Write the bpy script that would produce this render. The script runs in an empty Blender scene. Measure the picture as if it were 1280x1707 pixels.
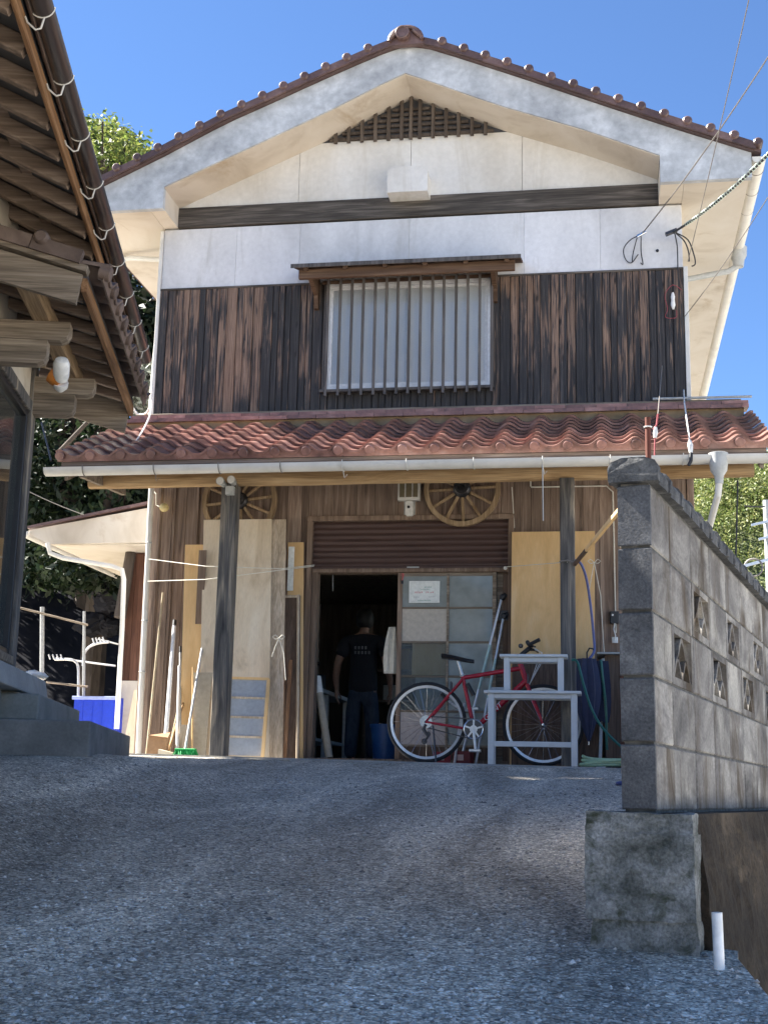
import bpy, bmesh, math, random
import numpy as np
from mathutils import Vector, Matrix
R = random.Random(11)
V = Vector
sc = bpy.context.scene
COL = sc.collection
rad = math.radians

# ------------------------------------------------------------------ camera
FPX, PITCH, ROLL, YAW = 2200.0, rad(12.0), rad(1.256), rad(9.58)
CAM = V((0, 0, -0.27))
_r = V((math.cos(YAW), math.sin(YAW), 0))
FWD = V((-math.sin(YAW)*math.cos(PITCH), math.cos(YAW)*math.cos(PITCH), math.sin(PITCH)))
_u = _r.cross(FWD)
RT = _r*math.cos(ROLL) + _u*math.sin(ROLL)
UP = -_r*math.sin(ROLL) + _u*math.cos(ROLL)
cd = bpy.data.cameras.new('camera'); cam = bpy.data.objects.new('camera', cd); COL.objects.link(cam)
cd.sensor_fit = 'VERTICAL'; cd.sensor_height = 24.0; cd.lens = 24.0*FPX/1707.0
cd.clip_start = 0.05; cd.clip_end = 3000
cam.matrix_world = Matrix(((RT.x, UP.x, -FWD.x, CAM.x), (RT.y, UP.y, -FWD.y, CAM.y), (RT.z, UP.z, -FWD.z, CAM.z), (0, 0, 0, 1)))
sc.camera = cam

# ------------------------------------------------------------------ sky, sun, exposure
SUN = V((-0.95, 0.17, 1.0)).normalized()          # direction towards the sun
world = bpy.data.worlds.new('World'); sc.world = world; world.use_nodes = True
wn = world.node_tree; wn.nodes.clear()
sky = wn.nodes.new('ShaderNodeTexSky'); sky.sky_type = 'NISHITA'; sky.sun_disc = False
sky.sun_elevation = math.asin(SUN.z); sky.sun_rotation = math.atan2(SUN.x, SUN.y)
sky.altitude = 0; sky.air_density = 0.8; sky.dust_density = 0.0; sky.ozone_density = 8.0
bg = wn.nodes.new('ShaderNodeBackground'); bg.inputs['Strength'].default_value = 0.05
wo = wn.nodes.new('ShaderNodeOutputWorld')
wn.links.new(sky.outputs[0], bg.inputs[0]); wn.links.new(bg.outputs[0], wo.inputs[0])
ld = bpy.data.lights.new('sun', 'SUN'); ld.energy = 5.0; ld.angle = rad(0.53); ld.color = (1.0, 0.95, 0.87)
sun = bpy.data.objects.new('sun', ld); COL.objects.link(sun)
sun.rotation_euler = SUN.to_track_quat('Z', 'Y').to_euler(); sun.location = (-8, 4, 14)
sc.view_settings.view_transform = 'Standard'; sc.view_settings.look = 'None'
sc.view_settings.exposure = 2.36; sc.view_settings.gamma = 1.0
sc.view_settings.use_curve_mapping = False
sc.cycles.max_bounces = 8; sc.cycles.diffuse_bounces = 5; sc.cycles.transparent_max_bounces = 12

# ------------------------------------------------------------------ measuring helpers: a sight line meets a real plane
def ray(px, py): return FWD + RT*((px-640)/FPX) - UP*((py-853.5)/FPX)
def W(px, py, Y): d = ray(px, py); return CAM + d*(Y/d.y)
def atz(px, py, z): d = ray(px, py); return CAM + d*((z-CAM.z)/d.z)
def deep(px, py, t): return CAM + ray(px, py)*t
def plane(px, py, p0, n): d = ray(px, py); return CAM + d*((p0-CAM).dot(n)/d.dot(n))

# ------------------------------------------------------------------ mesh helpers
def frame(d, up=V((0, 0, 1))):
    d = d.normalized()
    if abs(d.dot(up)) > .999: up = V((1, 0, 0))
    a = d.cross(up).normalized(); return a, a.cross(d).normalized()
class MB:
    def __init__(s): s.v = []; s.f = []
    def add(s, vs, fs):
        n = len(s.v); s.v += [tuple(v) for v in vs]; s.f += [tuple(i+n for i in f) for f in fs]; return s
    def bb(s, x0, x1, y0, y1, z0, z1):
        return s.hexa([(x0,y0,z0),(x1,y0,z0),(x1,y1,z0),(x0,y1,z0),(x0,y0,z1),(x1,y0,z1),(x1,y1,z1),(x0,y1,z1)])
    def hexa(s, p): return s.add(p, [(0,3,2,1),(4,5,6,7),(0,1,5,4),(1,2,6,5),(2,3,7,6),(3,0,4,7)])
    def box(s, c, size, M=None):
        h = V(size)*.5; c = V(c)
        ps = [V((a*h.x, b*h.y, e*h.z)) for e in (-1, 1) for a, b in ((-1,-1),(1,-1),(1,1),(-1,1))]
        return s.hexa([c+((M @ p) if M else p) for p in ps])
    def cham(s, x0, x1, y0, y1, z0, z1, c=.004, axis='z'):
        """box with its four long edges taken off"""
        a0, a1, b0, b1 = {'z': (x0,x1,y0,y1), 'x': (y0,y1,z0,z1), 'y': (x0,x1,z0,z1)}[axis]
        l0, l1 = {'z': (z0,z1), 'x': (x0,x1), 'y': (y0,y1)}[axis]
        sec = [(a0+c,b0),(a1-c,b0),(a1,b0+c),(a1,b1-c),(a1-c,b1),(a0+c,b1),(a0,b1-c),(a0,b0+c)]
        def P(a, b, l): return {'z': (a,b,l), 'x': (l,a,b), 'y': (a,l,b)}[axis]
        vs = [P(a,b,l0) for a, b in sec]+[P(a,b,l1) for a, b in sec]
        fs = [(i,(i+1)%8,8+(i+1)%8,8+i) for i in range(8)]+[tuple(range(7,-1,-1)), tuple(range(8,16))]
        if axis == 'y': fs = [f[::-1] for f in fs]
        return s.add(vs, fs)
    def bar(s, p, q, w, h=None, up=V((0,0,1)), c=0.0):
        p, q = V(p), V(q); h = h or w; a, b = frame(q-p, up); a = a*(w/2); b = b*(h/2)
        if c <= 0:
            vs = [p-a-b,p+a-b,p+a+b,p-a+b,q-a-b,q+a-b,q+a+b,q-a+b]
            return s.add(vs, [(0,1,2,3),(7,6,5,4),(0,4,5,1),(1,5,6,2),(2,6,7,3),(3,7,4,0)])
        k, m = 1-2*c/w, 1-2*c/h
        sec = [(-k,-1),(k,-1),(1,-m),(1,m),(k,1),(-k,1),(-1,m),(-1,-m)]
        vs = [p+a*i+b*j for i, j in sec]+[q+a*i+b*j for i, j in sec]
        return s.add(vs, [(i,8+i,8+(i+1)%8,(i+1)%8) for i in range(8)]+[tuple(range(8)), tuple(range(15,7,-1))])
    def tube(s, pts, r, n=8, cap=True, closed=False):
        pts = [V(p) for p in pts]; m = len(pts); rs = r if isinstance(r, (list, tuple)) else [r]*m
        def tan(i):
            if closed: return (pts[(i+1)%m]-pts[(i-1)%m]).normalized()
            return (pts[min(i+1,m-1)]-pts[max(i-1,0)]).normalized()
        a, b = frame(tan(0)); vs = []
        for i in range(m):
            t = tan(i); a = (a-t*a.dot(t)).normalized(); b = t.cross(a)
            for k in range(n):
                w = 2*math.pi*k/n; vs.append(pts[i]+(a*math.cos(w)+b*math.sin(w))*rs[i])
        fs = []
        for i in range(m if closed else m-1):
            j = (i+1) % m
            for k in range(n): fs.append((i*n+k, i*n+(k+1)%n, j*n+(k+1)%n, j*n+k))
        if cap and not closed: fs += [tuple(range(n-1,-1,-1)), tuple(range((m-1)*n, m*n))]
        return s.add(vs, fs)
    def prism(s, poly, ext):
        poly = [V(p) for p in poly]; ext = V(ext); n = len(poly)
        return s.add(poly+[p+ext for p in poly], [tuple(range(n)), tuple(range(2*n-1,n-1,-1))]+[(i,n+i,n+(i+1)%n,(i+1)%n) for i in range(n)])
    def lathe(s, prof, n=16, M=Matrix.Identity(4)):
        vs = []
        for r, h in prof:
            for k in range(n):
                w = 2*math.pi*k/n; vs.append(M @ V((r*math.cos(w), r*math.sin(w), h)))
        m = len(prof)
        fs = [(i*n+k, i*n+(k+1)%n, (i+1)*n+(k+1)%n, (i+1)*n+k) for i in range(m-1) for k in range(n)]
        fs += [tuple(range(n-1,-1,-1)), tuple(range((m-1)*n, m*n))]
        return s.add(vs, fs)
    def ring(s, c, ax, R0, r, n=32, m=8):
        ax = V(ax).normalized(); a, b = frame(ax)
        return s.tube([V(c)+(a*math.cos(2*math.pi*k/n)+b*math.sin(2*math.pi*k/n))*R0 for k in range(n)], r, m, closed=True)
    def disc(s, c, ax, r, th, n=20):
        ax = V(ax).normalized(); return s.tube([V(c)-ax*th/2, V(c)+ax*th/2], r, n)
    def quads(s, rows):
        n = len(rows[0]); vs = [p for r_ in rows for p in r_]
        return s.add(vs, [(i*n+k, i*n+k+1, (i+1)*n+k+1, (i+1)*n+k) for i in range(len(rows)-1) for k in range(n-1)])
    def mesh(s, name, mat, smooth=False, fix=True):
        me = bpy.data.meshes.new(name); me.from_pydata(s.v, [], s.f)
        if fix:
            bm = bmesh.new(); bm.from_mesh(me); bmesh.ops.recalc_face_normals(bm, faces=bm.faces); bm.to_mesh(me); bm.free()
        if smooth:
            me.polygons.foreach_set('use_smooth', [True]*len(me.polygons))
            try: me.set_sharp_from_angle(angle=rad(38))
            except Exception: pass
        if mat: me.materials.append(mat)
        me.update(); return me
    def build(s, name, mat, parent=None, smooth=False, M=None, **k):
        return link(name, s.mesh(name, mat, smooth), parent, M, **k)
MW = {}
def link(name, me, parent=None, M=None, kind=None, label=None, cat=None, group=None, wear=None):
    o = bpy.data.objects.new(name, me); COL.objects.link(o)
    M = M or Matrix.Identity(4)
    o.matrix_basis = M; MW[o.name] = M
    if parent: o.parent = parent; o.matrix_parent_inverse = MW[parent.name].inverted()
    if kind: o['kind'] = kind
    if label: o['label'] = label
    if cat: o['category'] = cat
    if group: o['group'] = group
    if wear is not None: o.color = (wear, wear, wear, 1)
    return o
def thing(name, label, cat, loc=(0,0,0), rotz=0, group=None):
    o = bpy.data.objects.new(name, None); COL.objects.link(o); o.empty_display_size = .2
    M = Matrix.Translation(V(loc)) @ Matrix.Rotation(rotz, 4, 'Z')
    o.matrix_basis = M; MW[o.name] = M; o['label'] = label; o['category'] = cat
    if group: o['group'] = group
    return o

# ------------------------------------------------------------------ materials
def nt(name):
    m = bpy.data.materials.new(name); m.use_nodes = True; t = m.node_tree
    p = t.nodes['Principled BSDF']; return m, t, p
def N(t, typ, **k):
    n = t.nodes.new(typ)
    for a, b in k.items():
        if a.startswith('i_'):
            key = a[2:]; n.inputs[int(key) if key.isdigit() else key.replace('_', ' ')].default_value = b
        else: setattr(n, a, b)
    return n
def ramp(t, stops):
    n = t.nodes.new('ShaderNodeValToRGB'); e = n.color_ramp.elements
    while len(e) < len(stops): e.new(.5)
    for i, (p, c) in enumerate(stops):
        e[i].position = p; e[i].color = (c[0], c[1], c[2], 1) if isinstance(c, (tuple, list)) else (c, c, c, 1)
    return n
def coords(t, scale, rnd=True):
    tc = N(t, 'ShaderNodeTexCoord'); mp = N(t, 'ShaderNodeMapping'); mp.inputs['Scale'].default_value = scale
    if rnd:
        oi = N(t, 'ShaderNodeObjectInfo'); mu = N(t, 'ShaderNodeMath', operation='MULTIPLY', i_1=37.0)
        t.links.new(oi.outputs['Random'], mu.inputs[0])
        ad = N(t, 'ShaderNodeVectorMath', operation='ADD')
        t.links.new(tc.outputs['Object'], ad.inputs[0]); t.links.new(mu.outputs[0], ad.inputs[1]); t.links.new(ad.outputs[0], mp.inputs['Vector'])
    else: t.links.new(tc.outputs['Object'], mp.inputs['Vector'])
    return mp
def noise(t, scale, s=4.0, detail=6.0, rough=.6, dist=0.0, rnd=True):
    mp = coords(t, scale, rnd); n = N(t, 'ShaderNodeTexNoise'); n.inputs['Scale'].default_value = s
    n.inputs['Detail'].default_value = detail; n.inputs['Roughness'].default_value = rough; n.inputs['Distortion'].default_value = dist
    t.links.new(mp.outputs[0], n.inputs['Vector']); return n
def mix(t, fac, a, b, mode='MIX'):
    n = N(t, 'ShaderNodeMix', data_type='RGBA', blend_type=mode)
    for sock, x in ((0, fac), (6, a), (7, b)):
        if hasattr(x, 'links'): t.links.new(x, n.inputs[sock])
        else: n.inputs[sock].default_value = x if sock == 0 else (x[0], x[1], x[2], 1)
    return n.outputs[2]
def rndval(t, col, amt):
    oi = N(t, 'ShaderNodeObjectInfo'); mr = N(t, 'ShaderNodeMapRange'); mr.inputs[3].default_value = 1-amt; mr.inputs[4].default_value = 1+amt
    t.links.new(oi.outputs['Random'], mr.inputs[0])
    h = N(t, 'ShaderNodeHueSaturation'); t.links.new(mr.outputs[0], h.inputs['Value']); t.links.new(col, h.inputs['Color']); return h.outputs[0]
def bump(t, p, src, strength, dist=.01, prev=None):
    b = N(t, 'ShaderNodeBump'); b.inputs['Strength'].default_value = strength; b.inputs['Distance'].default_value = dist
    t.links.new(src, b.inputs['Height'])
    if prev: t.links.new(prev, b.inputs['Normal'])
    t.links.new(b.outputs[0], p.inputs['Normal']); return b.outputs[0]
def M_(name, stops, scale=(1,1,1), s=4.0, rough=.8, bmp=.3, bd=.006, rnd=.12, spec=.3, metal=0.0, dist=.3, detail=7, fine=None, stain=None, coat=0, nrnd=True):
    """two-to-four colour noise material, a random tint for each object, optional fine grain and stains"""
    m, t, p = nt(name); n = noise(t, scale, s, detail, .6, dist, nrnd)
    c = ramp(t, stops); t.links.new(n.outputs[0], c.inputs[0]); col = c.outputs[0]
    if fine:
        fs, fsc, amt = fine
        n2 = noise(t, fs, fsc, 4, .6, .2, nrnd); r2 = ramp(t, [(.3, 1-amt), (.7, 1+amt*.4)]); t.links.new(n2.outputs[0], r2.inputs[0])
        col = mix(t, 1.0, col, r2.outputs[0], 'MULTIPLY')
    if stain:
        ss, ssc, scol, lo, hi = stain
        n3 = noise(t, ss, ssc, 7, .65, .6, nrnd); r3 = ramp(t, [(lo, 0.0), (hi, 1.0)]); t.links.new(n3.outputs[0], r3.inputs[0])
        col = mix(t, r3.outputs[0], col, scol)
    if rnd: col = rndval(t, col, rnd)
    t.links.new(col, p.inputs['Base Color'])
    p.inputs['Roughness'].default_value = rough; p.inputs['Specular IOR Level'].default_value = spec; p.inputs['Metallic'].default_value = metal
    if coat: p.inputs['Coat Weight'].default_value = coat
    pr = None
    if bmp: pr = bump(t, p, n.outputs[0], bmp, bd)
    if fine and bmp: bump(t, p, n2.outputs[0], bmp*.8, bd*.5, pr)
    return m
def wood(name, a, b, c, axis='z', rnd=.18, rough=.82, bmp=.35, stain=None, k=1.0, fa=.35):
    """grain stretched along one axis"""
    sc_ = {'z': (9*k, 9*k, .6), 'x': (.6, 9*k, 9*k), 'y': (9*k, .6, 9*k)}[axis]
    fs = {'z': (60, 60, 1.6), 'x': (1.6, 60, 60), 'y': (60, 1.6, 60)}[axis]
    return M_(name, [(.28, a), (.52, b), (.75, c)], sc_, 2.2, rough, bmp, .004, rnd, .25, dist=1.0, fine=(fs, 2.0, fa), stain=stain)
def charwood():
    m, t, p = nt('charred_cedar')
    n1 = noise(t, (15, 15, .55), 2.6, 9, .64, 1.5); n2 = noise(t, (85, 85, 1.1), 2.0, 6, .7, .6); n0 = noise(t, (2.2, 2.2, 1.1), 1.0, 3, .5, .6)
    oi = N(t, 'ShaderNodeObjectInfo'); ma = N(t, 'ShaderNodeMath', operation='MULTIPLY_ADD', i_1=.30, i_2=-.20)
    sp = N(t, 'ShaderNodeSeparateColor'); t.links.new(oi.outputs['Color'], sp.inputs[0]); t.links.new(sp.outputs[0], ma.inputs[0])
    ad = N(t, 'ShaderNodeMath', operation='ADD'); t.links.new(n1.outputs[0], ad.inputs[0]); t.links.new(ma.outputs[0], ad.inputs[1])
    a2 = N(t, 'ShaderNodeMath', operation='MULTIPLY_ADD', i_1=.8, i_2=-.40); t.links.new(n0.outputs[0], a2.inputs[0])
    a3 = N(t, 'ShaderNodeMath', operation='ADD'); t.links.new(ad.outputs[0], a3.inputs[0]); t.links.new(a2.outputs[0], a3.inputs[1])
    tz = N(t, 'ShaderNodeTexCoord'); sz = N(t, 'ShaderNodeSeparateXYZ'); t.links.new(tz.outputs['Object'], sz.inputs[0])
    zb = N(t, 'ShaderNodeMath', operation='MULTIPLY_ADD', i_1=.085, i_2=-.325); t.links.new(sz.outputs['Z'], zb.inputs[0])
    a4 = N(t, 'ShaderNodeMath', operation='ADD'); t.links.new(a3.outputs[0], a4.inputs[0]); t.links.new(zb.outputs[0], a4.inputs[1])
    mk = ramp(t, [(.455, 0.0), (.51, .6), (.59, 1.0)]); t.links.new(a4.outputs[0], mk.inputs[0])
    dk = ramp(t, [(.3, (.008,.0075,.008)), (.52, (.03,.027,.027)), (.72, (.12,.108,.102))]); t.links.new(n2.outputs[0], dk.inputs[0])
    br = ramp(t, [(.28, (.035,.022,.015)), (.46, (.175,.108,.074)), (.72, (.43,.295,.21))]); t.links.new(n2.outputs[0], br.inputs[0])
    vo = N(t, 'ShaderNodeTexVoronoi'); vo.inputs['Scale'].default_value = 1.0; mp = coords(t, (9, 9, 3.2)); t.links.new(mp.outputs[0], vo.inputs['Vector'])
    kn = ramp(t, [(.06, .12), (.16, 1.0)]); t.links.new(vo.outputs[0], kn.inputs[0])
    col = mix(t, mk.outputs[0], dk.outputs[0], br.outputs[0]); col = mix(t, 1.0, col, kn.outputs[0], 'MULTIPLY')
    t.links.new(rndval(t, col, .14), p.inputs['Base Color']); p.inputs['Roughness'].default_value = .62; p.inputs['Specular IOR Level'].default_value = .4
    b = bump(t, p, n2.outputs[0], .8, .008); bump(t, p, mk.outputs[0], -.4, .005, b); return m
def simple(name, col, rough=.5, spec=.5, metal=0, emit=None, rnd=0, bmp=0):
    m, t, p = nt(name)
    n = noise(t, (1,1,1), 30, 4, .6); r_ = ramp(t, [(.3, tuple(x*.86 for x in col)), (.7, tuple(min(1, x*1.1) for x in col))]); t.links.new(n.outputs[0], r_.inputs[0])
    c = rndval(t, r_.outputs[0], rnd) if rnd else r_.outputs[0]
    t.links.new(c, p.inputs['Base Color']); p.inputs['Roughness'].default_value = rough; p.inputs['Specular IOR Level'].default_value = spec; p.inputs['Metallic'].default_value = metal
    if bmp: bump(t, p, n.outputs[0], bmp, .003)
    if emit: p.inputs['Emission Color'].default_value = (*emit[0], 1); p.inputs['Emission Strength'].default_value = emit[1]
    return m
def leafmat(name, a, b, c, trans=.35):
    m, t, p = nt(name); g = N(t, 'ShaderNodeNewGeometry'); r_ = ramp(t, [(0, a), (.55, b), (1, c)])
    t.links.new(g.outputs['Random Per Island'], r_.inputs[0])
    n = noise(t, (1,1,1), .9, 3, .5, 0, False); r2 = ramp(t, [(.35, .55), (.65, 1.25)]); t.links.new(n.outputs[0], r2.inputs[0])
    col = mix(t, 1.0, r_.outputs[0], r2.outputs[0], 'MULTIPLY'); t.links.new(col, p.inputs['Base Color'])
    p.inputs['Roughness'].default_value = .55; p.inputs['Specular IOR Level'].default_value = .35
    tr = N(t, 'ShaderNodeBsdfTranslucent'); t.links.new(col, tr.inputs[0]); mx = N(t, 'ShaderNodeMixShader'); mx.inputs[0].default_value = trans
    o = t.nodes['Material Output']; t.links.new(p.outputs[0], mx.inputs[1]); t.links.new(tr.outputs[0], mx.inputs[2]); t.links.new(mx.outputs[0], o.inputs[0]); return m
def glassmat(name, tint, dust, dustcol, rough=.03):
    m, t, p = nt(name); o = t.nodes['Material Output']
    tr = N(t, 'ShaderNodeBsdfTransparent'); tr.inputs[0].default_value = (*tint, 1)
    gl = N(t, 'ShaderNodeBsdfGlossy'); gl.inputs['Roughness'].default_value = rough
    df = N(t, 'ShaderNodeBsdfDiffuse'); n = noise(t, (1,1,1), 6, 6, .6); r_ = ramp(t, [(.3, tuple(x*.7 for x in dustcol)), (.7, dustcol)]); t.links.new(n.outputs[0], r_.inputs[0]); t.links.new(r_.outputs[0], df.inputs[0])
    fr = N(t, 'ShaderNodeFresnel'); fr.inputs[0].default_value = 1.5
    m1 = N(t, 'ShaderNodeMixShader'); m1.inputs[0].default_value = dust; t.links.new(tr.outputs[0], m1.inputs[1]); t.links.new(df.outputs[0], m1.inputs[2])
    m2 = N(t, 'ShaderNodeMixShader'); t.links.new(fr.outputs[0], m2.inputs[0]); t.links.new(m1.outputs[0], m2.inputs[1]); t.links.new(gl.outputs[0], m2.inputs[2]); t.links.new(m2.outputs[0], o.inputs[0]); return m

PLW = M_('plaster_wall', [(.3, (0.524,0.524,0.536)), (.55, (0.684,0.684,0.695)), (.75, (0.775,0.775,0.787))], (1,1,.5), 1.6, .92, .15, .004, .03, .15, fine=((1,1,1), 22, .08), stain=((3.2,3.2,.45), 1.3, (.42,.41,.39), .56, .80), nrnd=False)
PLR = M_('plaster_rake', [(.3, (0.338,0.351,0.370)), (.52, (0.481,0.501,0.520)), (.75, (0.676,0.696,0.715))], (1,1,1.2), 3.2, .93, .2, .004, .03, .15, fine=((1,1,1), 16, .18), stain=((1,1,1), 1.7, (.50,.50,.50), .55, .75), nrnd=False)
PLS = M_('plaster_soffit', [(.25, (.47,.40,.31)), (.5, (.64,.575,.48)), (.75, (.70,.645,.56))], (1,1,1), 1.5, .93, .12, .004, .03, .1, dist=1.2, stain=((1.1,.8,1), 1.7, (.42,.32,.21), .57, .74), nrnd=False)
PLG = M_('plaster_gable', [(.3, (0.571,0.538,0.483)), (.55, (0.681,0.658,0.615)), (.75, (0.757,0.746,0.724))], (1,1,.6), 1.4, .92, .12, .004, .03, .15, fine=((1,1,1), 20, .08), stain=((3.0,1,.4), 1.4, (.50,.46,.39), .55, .8), nrnd=False)
CHAR = charwood()
BRN = wood('brown_boards', (.13,.093,.072), (.27,.195,.15), (.42,.33,.265), 'z', .2)
DKW = wood('dark_beam', (.03,.026,.023), (.085,.074,.064), (.2,.172,.15), 'x', .05)
HDW = wood('hood_wood', (.05,.03,.02), (.115,.07,.045), (.19,.125,.085), 'x', .15)
LAT = wood('lattice_wood', (.05,.038,.03), (.10,.078,.062), (.16,.13,.105), 'z', .12)
BARW = wood('bar_wood', (.05,.045,.045), (.12,.11,.105), (.2,.185,.175), 'z', .1)
LOG = wood('log_beam', (.26,.155,.075), (.52,.35,.185), (.66,.48,.28), 'x', .08, k=.6)
POST = wood('weathered_post', (.035,.034,.037), (.14,.13,.12), (.42,.35,.26), 'z', .08, k=.7)
JMB = wood('door_frame_wood', (.13,.09,.065), (.24,.17,.125), (.34,.26,.2), 'z', .12)
RAF = wood('rafter_wood', (.09,.064,.048), (.205,.152,.118), (.36,.285,.23), 'x', .15, fa=.2)
PUR = wood('purlin_wood', (.19,.125,.07), (.34,.24,.145), (.45,.35,.24), 'y', .1)
GRYW = wood('grey_beam', (.12,.095,.07), (.26,.21,.16), (.40,.34,.27), 'x', .12)
FASC = wood('fascia_wood', (.1,.05,.025), (.235,.125,.06), (.36,.21,.11), 'y', .1)
PLYL = wood('pale_plywood', (.58,.46,.32), (.74,.62,.46), (.80,.70,.55), 'z', .06, bmp=.06, k=.35, fa=.1, stain=((2,2,.8), 1.6, (.34,.27,.19), .6, .8))
PLYO = wood('golden_plywood', (.66,.42,.19), (.76,.51,.25), (.80,.58,.32), 'z', .05, bmp=.05, k=.3, fa=.08)
PLYG = wood('grey_tan_board', (.36,.285,.205), (.54,.44,.33), (.64,.55,.44), 'z', .08, bmp=.2)
DOORB = wood('brown_door_panel', (.08,.055,.04), (.14,.095,.07), (.2,.145,.11), 'z', .08)
TILE = M_('roof_tile', [(.3, (0.149,0.076,0.061)), (.55, (0.282,0.144,0.115)), (.75, (0.414,0.247,0.207))], (1,1,1), 5, .30, .08, .003, .28, .5, fine=((1,1,1), 40, .2), stain=((1,1,1), 3.5, (.075,.042,.038), .56, .7))
TILD = M_('ridge_tile', [(.3, (.075,.042,.038)), (.55, (.13,.078,.068)), (.75, (.2,.13,.115))], (1,1,1), 5, .42, .1, .003, .2, .5, fine=((1,1,1), 40, .2))
MUD = M_('roof_mortar', [(.3, (.2,.14,.08)), (.7, (.36,.27,.17))], (1,1,1), 8, .95, .4, .006, .05)
PVC = M_('cream_pvc', [(.3, (.60,.58,.53)), (.7, (.72,.70,.65))], (1,1,1), 5, .5, .02, .002, .04, .4, stain=((1,1,1), 3, (.42,.38,.31), .6, .85))
PVW = simple('white_pvc', (.78,.79,.8), .4)
PVG = simple('grey_pvc', (.42,.43,.42), .5)
GUTB = M_('brown_gutter', [(.3, (.02,.016,.016)), (.55, (.045,.032,.029)), (.75, (.12,.07,.05))], (6,.5,6), 2, .28, .05, .002, 0, .5)
BRK = simple('gutter_bracket', (.62,.60,.55), .45)
ALU = simple('white_aluminium', (.72,.74,.76), .4, .5)
CURT = M_('window_paper', [(.3, (.78,.78,.82)), (.7, (.86,.86,.88))], (3,1,.3), 3, .7, 0, .002, 0)
SHUT = M_('shutter_brown', [(.3, (.065,.038,.033)), (.6, (.095,.058,.05)), (.8, (.13,.085,.075))], (.6,3,8), 3, .45, .05, .002, .08, .4)
GLD = glassmat('dusty_door_glass', (.66,.74,.74), .55, (.52,.58,.57), .06)
GLW = glassmat('window_glass', (.97,.98,.98), .02, (.4,.42,.42), .01)
BLK_ = simple('black_plastic', (.018,.018,.02), .45)
RUB = simple('tyre_rubber', (.016,.016,.018), .7)
STL = simple('bright_steel', (.62,.63,.65), .25, .5, 1)
ALW = simple('pale_alloy', (.66,.67,.68), .35, .5, .6)
DST = simple('dark_steel', (.08,.08,.085), .4, .5, .8)
REDP = simple('red_bike_paint', (.48,.015,.035), .25, .5)
WHT = simple('white_paint', (.74,.75,.76), .5, bmp=.1)
TBL = M_('table_paint', [(.3, (.62,.61,.58)), (.7, (.72,.71,.68))], (1,1,1), 7, .55, .05, .002, .03, .4, stain=((3,3,3), 2, (.5,.47,.42), .62, .8))
RUST = simple('rusty_steel', (.12,.038,.025), .75, .3)
NAVY = simple('navy_fabric', (.03,.035,.075), .75)
BLU = simple('blue_plastic', (.008,.045,.55), .45)
BLB = simple('bin_blue', (.02,.09,.28), .45)
HBL = simple('blue_hose', (.10,.12,.30), .4)
HGR = simple('green_hose', (.02,.13,.10), .4)
HPG = simple('pale_green_hose', (.45,.62,.38), .5)
GRN = simple('green_bristles', (.01,.33,.08), .7)
CRD = simple('cardboard', (.32,.19,.10), .85, rnd=.1)
CRDP = simple('pale_cardboard', (.42,.37,.29), .85)
CORD = simple('white_cord', (.70,.67,.58), .8)
WIRE = simple('black_wire', (.02,.02,.022), .6)
WIRG = simple('grey_wire', (.20,.18,.16), .6)
WIRP = simple('pale_green_wrap', (.55,.68,.58), .6)
PORC = simple('porcelain', (.78,.77,.73), .25)
ORNG = simple('orange_lamp_base', (.55,.19,.03), .5)
LAMPY = simple('yellow_globe', (.74,.60,.28), .4)
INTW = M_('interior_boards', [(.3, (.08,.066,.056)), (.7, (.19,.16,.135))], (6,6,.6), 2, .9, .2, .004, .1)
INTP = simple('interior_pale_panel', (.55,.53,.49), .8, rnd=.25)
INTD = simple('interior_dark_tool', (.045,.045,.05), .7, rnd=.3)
STEP = M_('step_concrete', [(.3, (.15,.155,.15)), (.55, (.23,.235,.225)), (.75, (.31,.31,.29))], (1,1,1), 3.5, .85, .2, .004, .05, .3, fine=((1,1,1), 60, .15), stain=((1,1,2), 2.5, (.08,.085,.085), .58, .75))
LEDG = M_('ledge_concrete', [(.3, (.27,.28,.27)), (.7, (.40,.40,.38))], (1,1,1), 4, .88, .2, .004, .04, .3, fine=((1,1,1), 60, .12))
SLAB = M_('porch_concrete', [(.3, (.30,.30,.29)), (.7, (.44,.435,.42))], (1,1,1), 3, .9, .2, .004, 0, .3, fine=((1,1,1), 70, .2))
BLKM = M_('block_concrete', [(.28, (.09,.083,.078)), (.44, (.22,.205,.19)), (.58, (.40,.375,.335)), (.74, (.60,.555,.475))], (1.6,.85,1.7), 2.6, .95, .45, .005, .18, .2, dist=.6, detail=11, fine=((1,1,1), 90, .3), stain=((2.8,2.2,.9), 2.0, (.095,.072,.05), .50, .68))
MORT_SHADE = M_('shaded_end_render', [(.3, (.075,.077,.082)), (.55, (.135,.137,.143)), (.75, (.21,.212,.215))], (1,1,1), 9, .96, .7, .006, .08, .2, detail=10, fine=((1,1,1), 130, .4), stain=((1,1,1), 5, (.3,.3,.29), .68, .8))  # rough mortar of the wall end, its shade put into the dark colour
CAPM = M_('cap_concrete', [(.3, (.06,.062,.065)), (.55, (.13,.132,.135)), (.75, (.25,.25,.245))], (1,1,1), 12, .96, .8, .008, .1, .2, detail=10, fine=((1,1,1), 120, .35))
JOIN = M_('block_mortar', [(.3, (.05,.05,.05)), (.7, (.16,.155,.145))], (1,1,1), 18, .97, .6, .005, 0)
PLNT = M_('plinth_concrete', [(.28, (.055,.06,.052)), (.46, (.17,.175,.165)), (.62, (.30,.305,.30)), (.8, (.52,.525,.52))], (1,1,1.2), 7.5, .95, .8, .01, 0, .2, detail=13, fine=((1,1,1), 110, .5), stain=((1,1,1.4), 7, (.055,.062,.042), .55, .66), nrnd=False)
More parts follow.
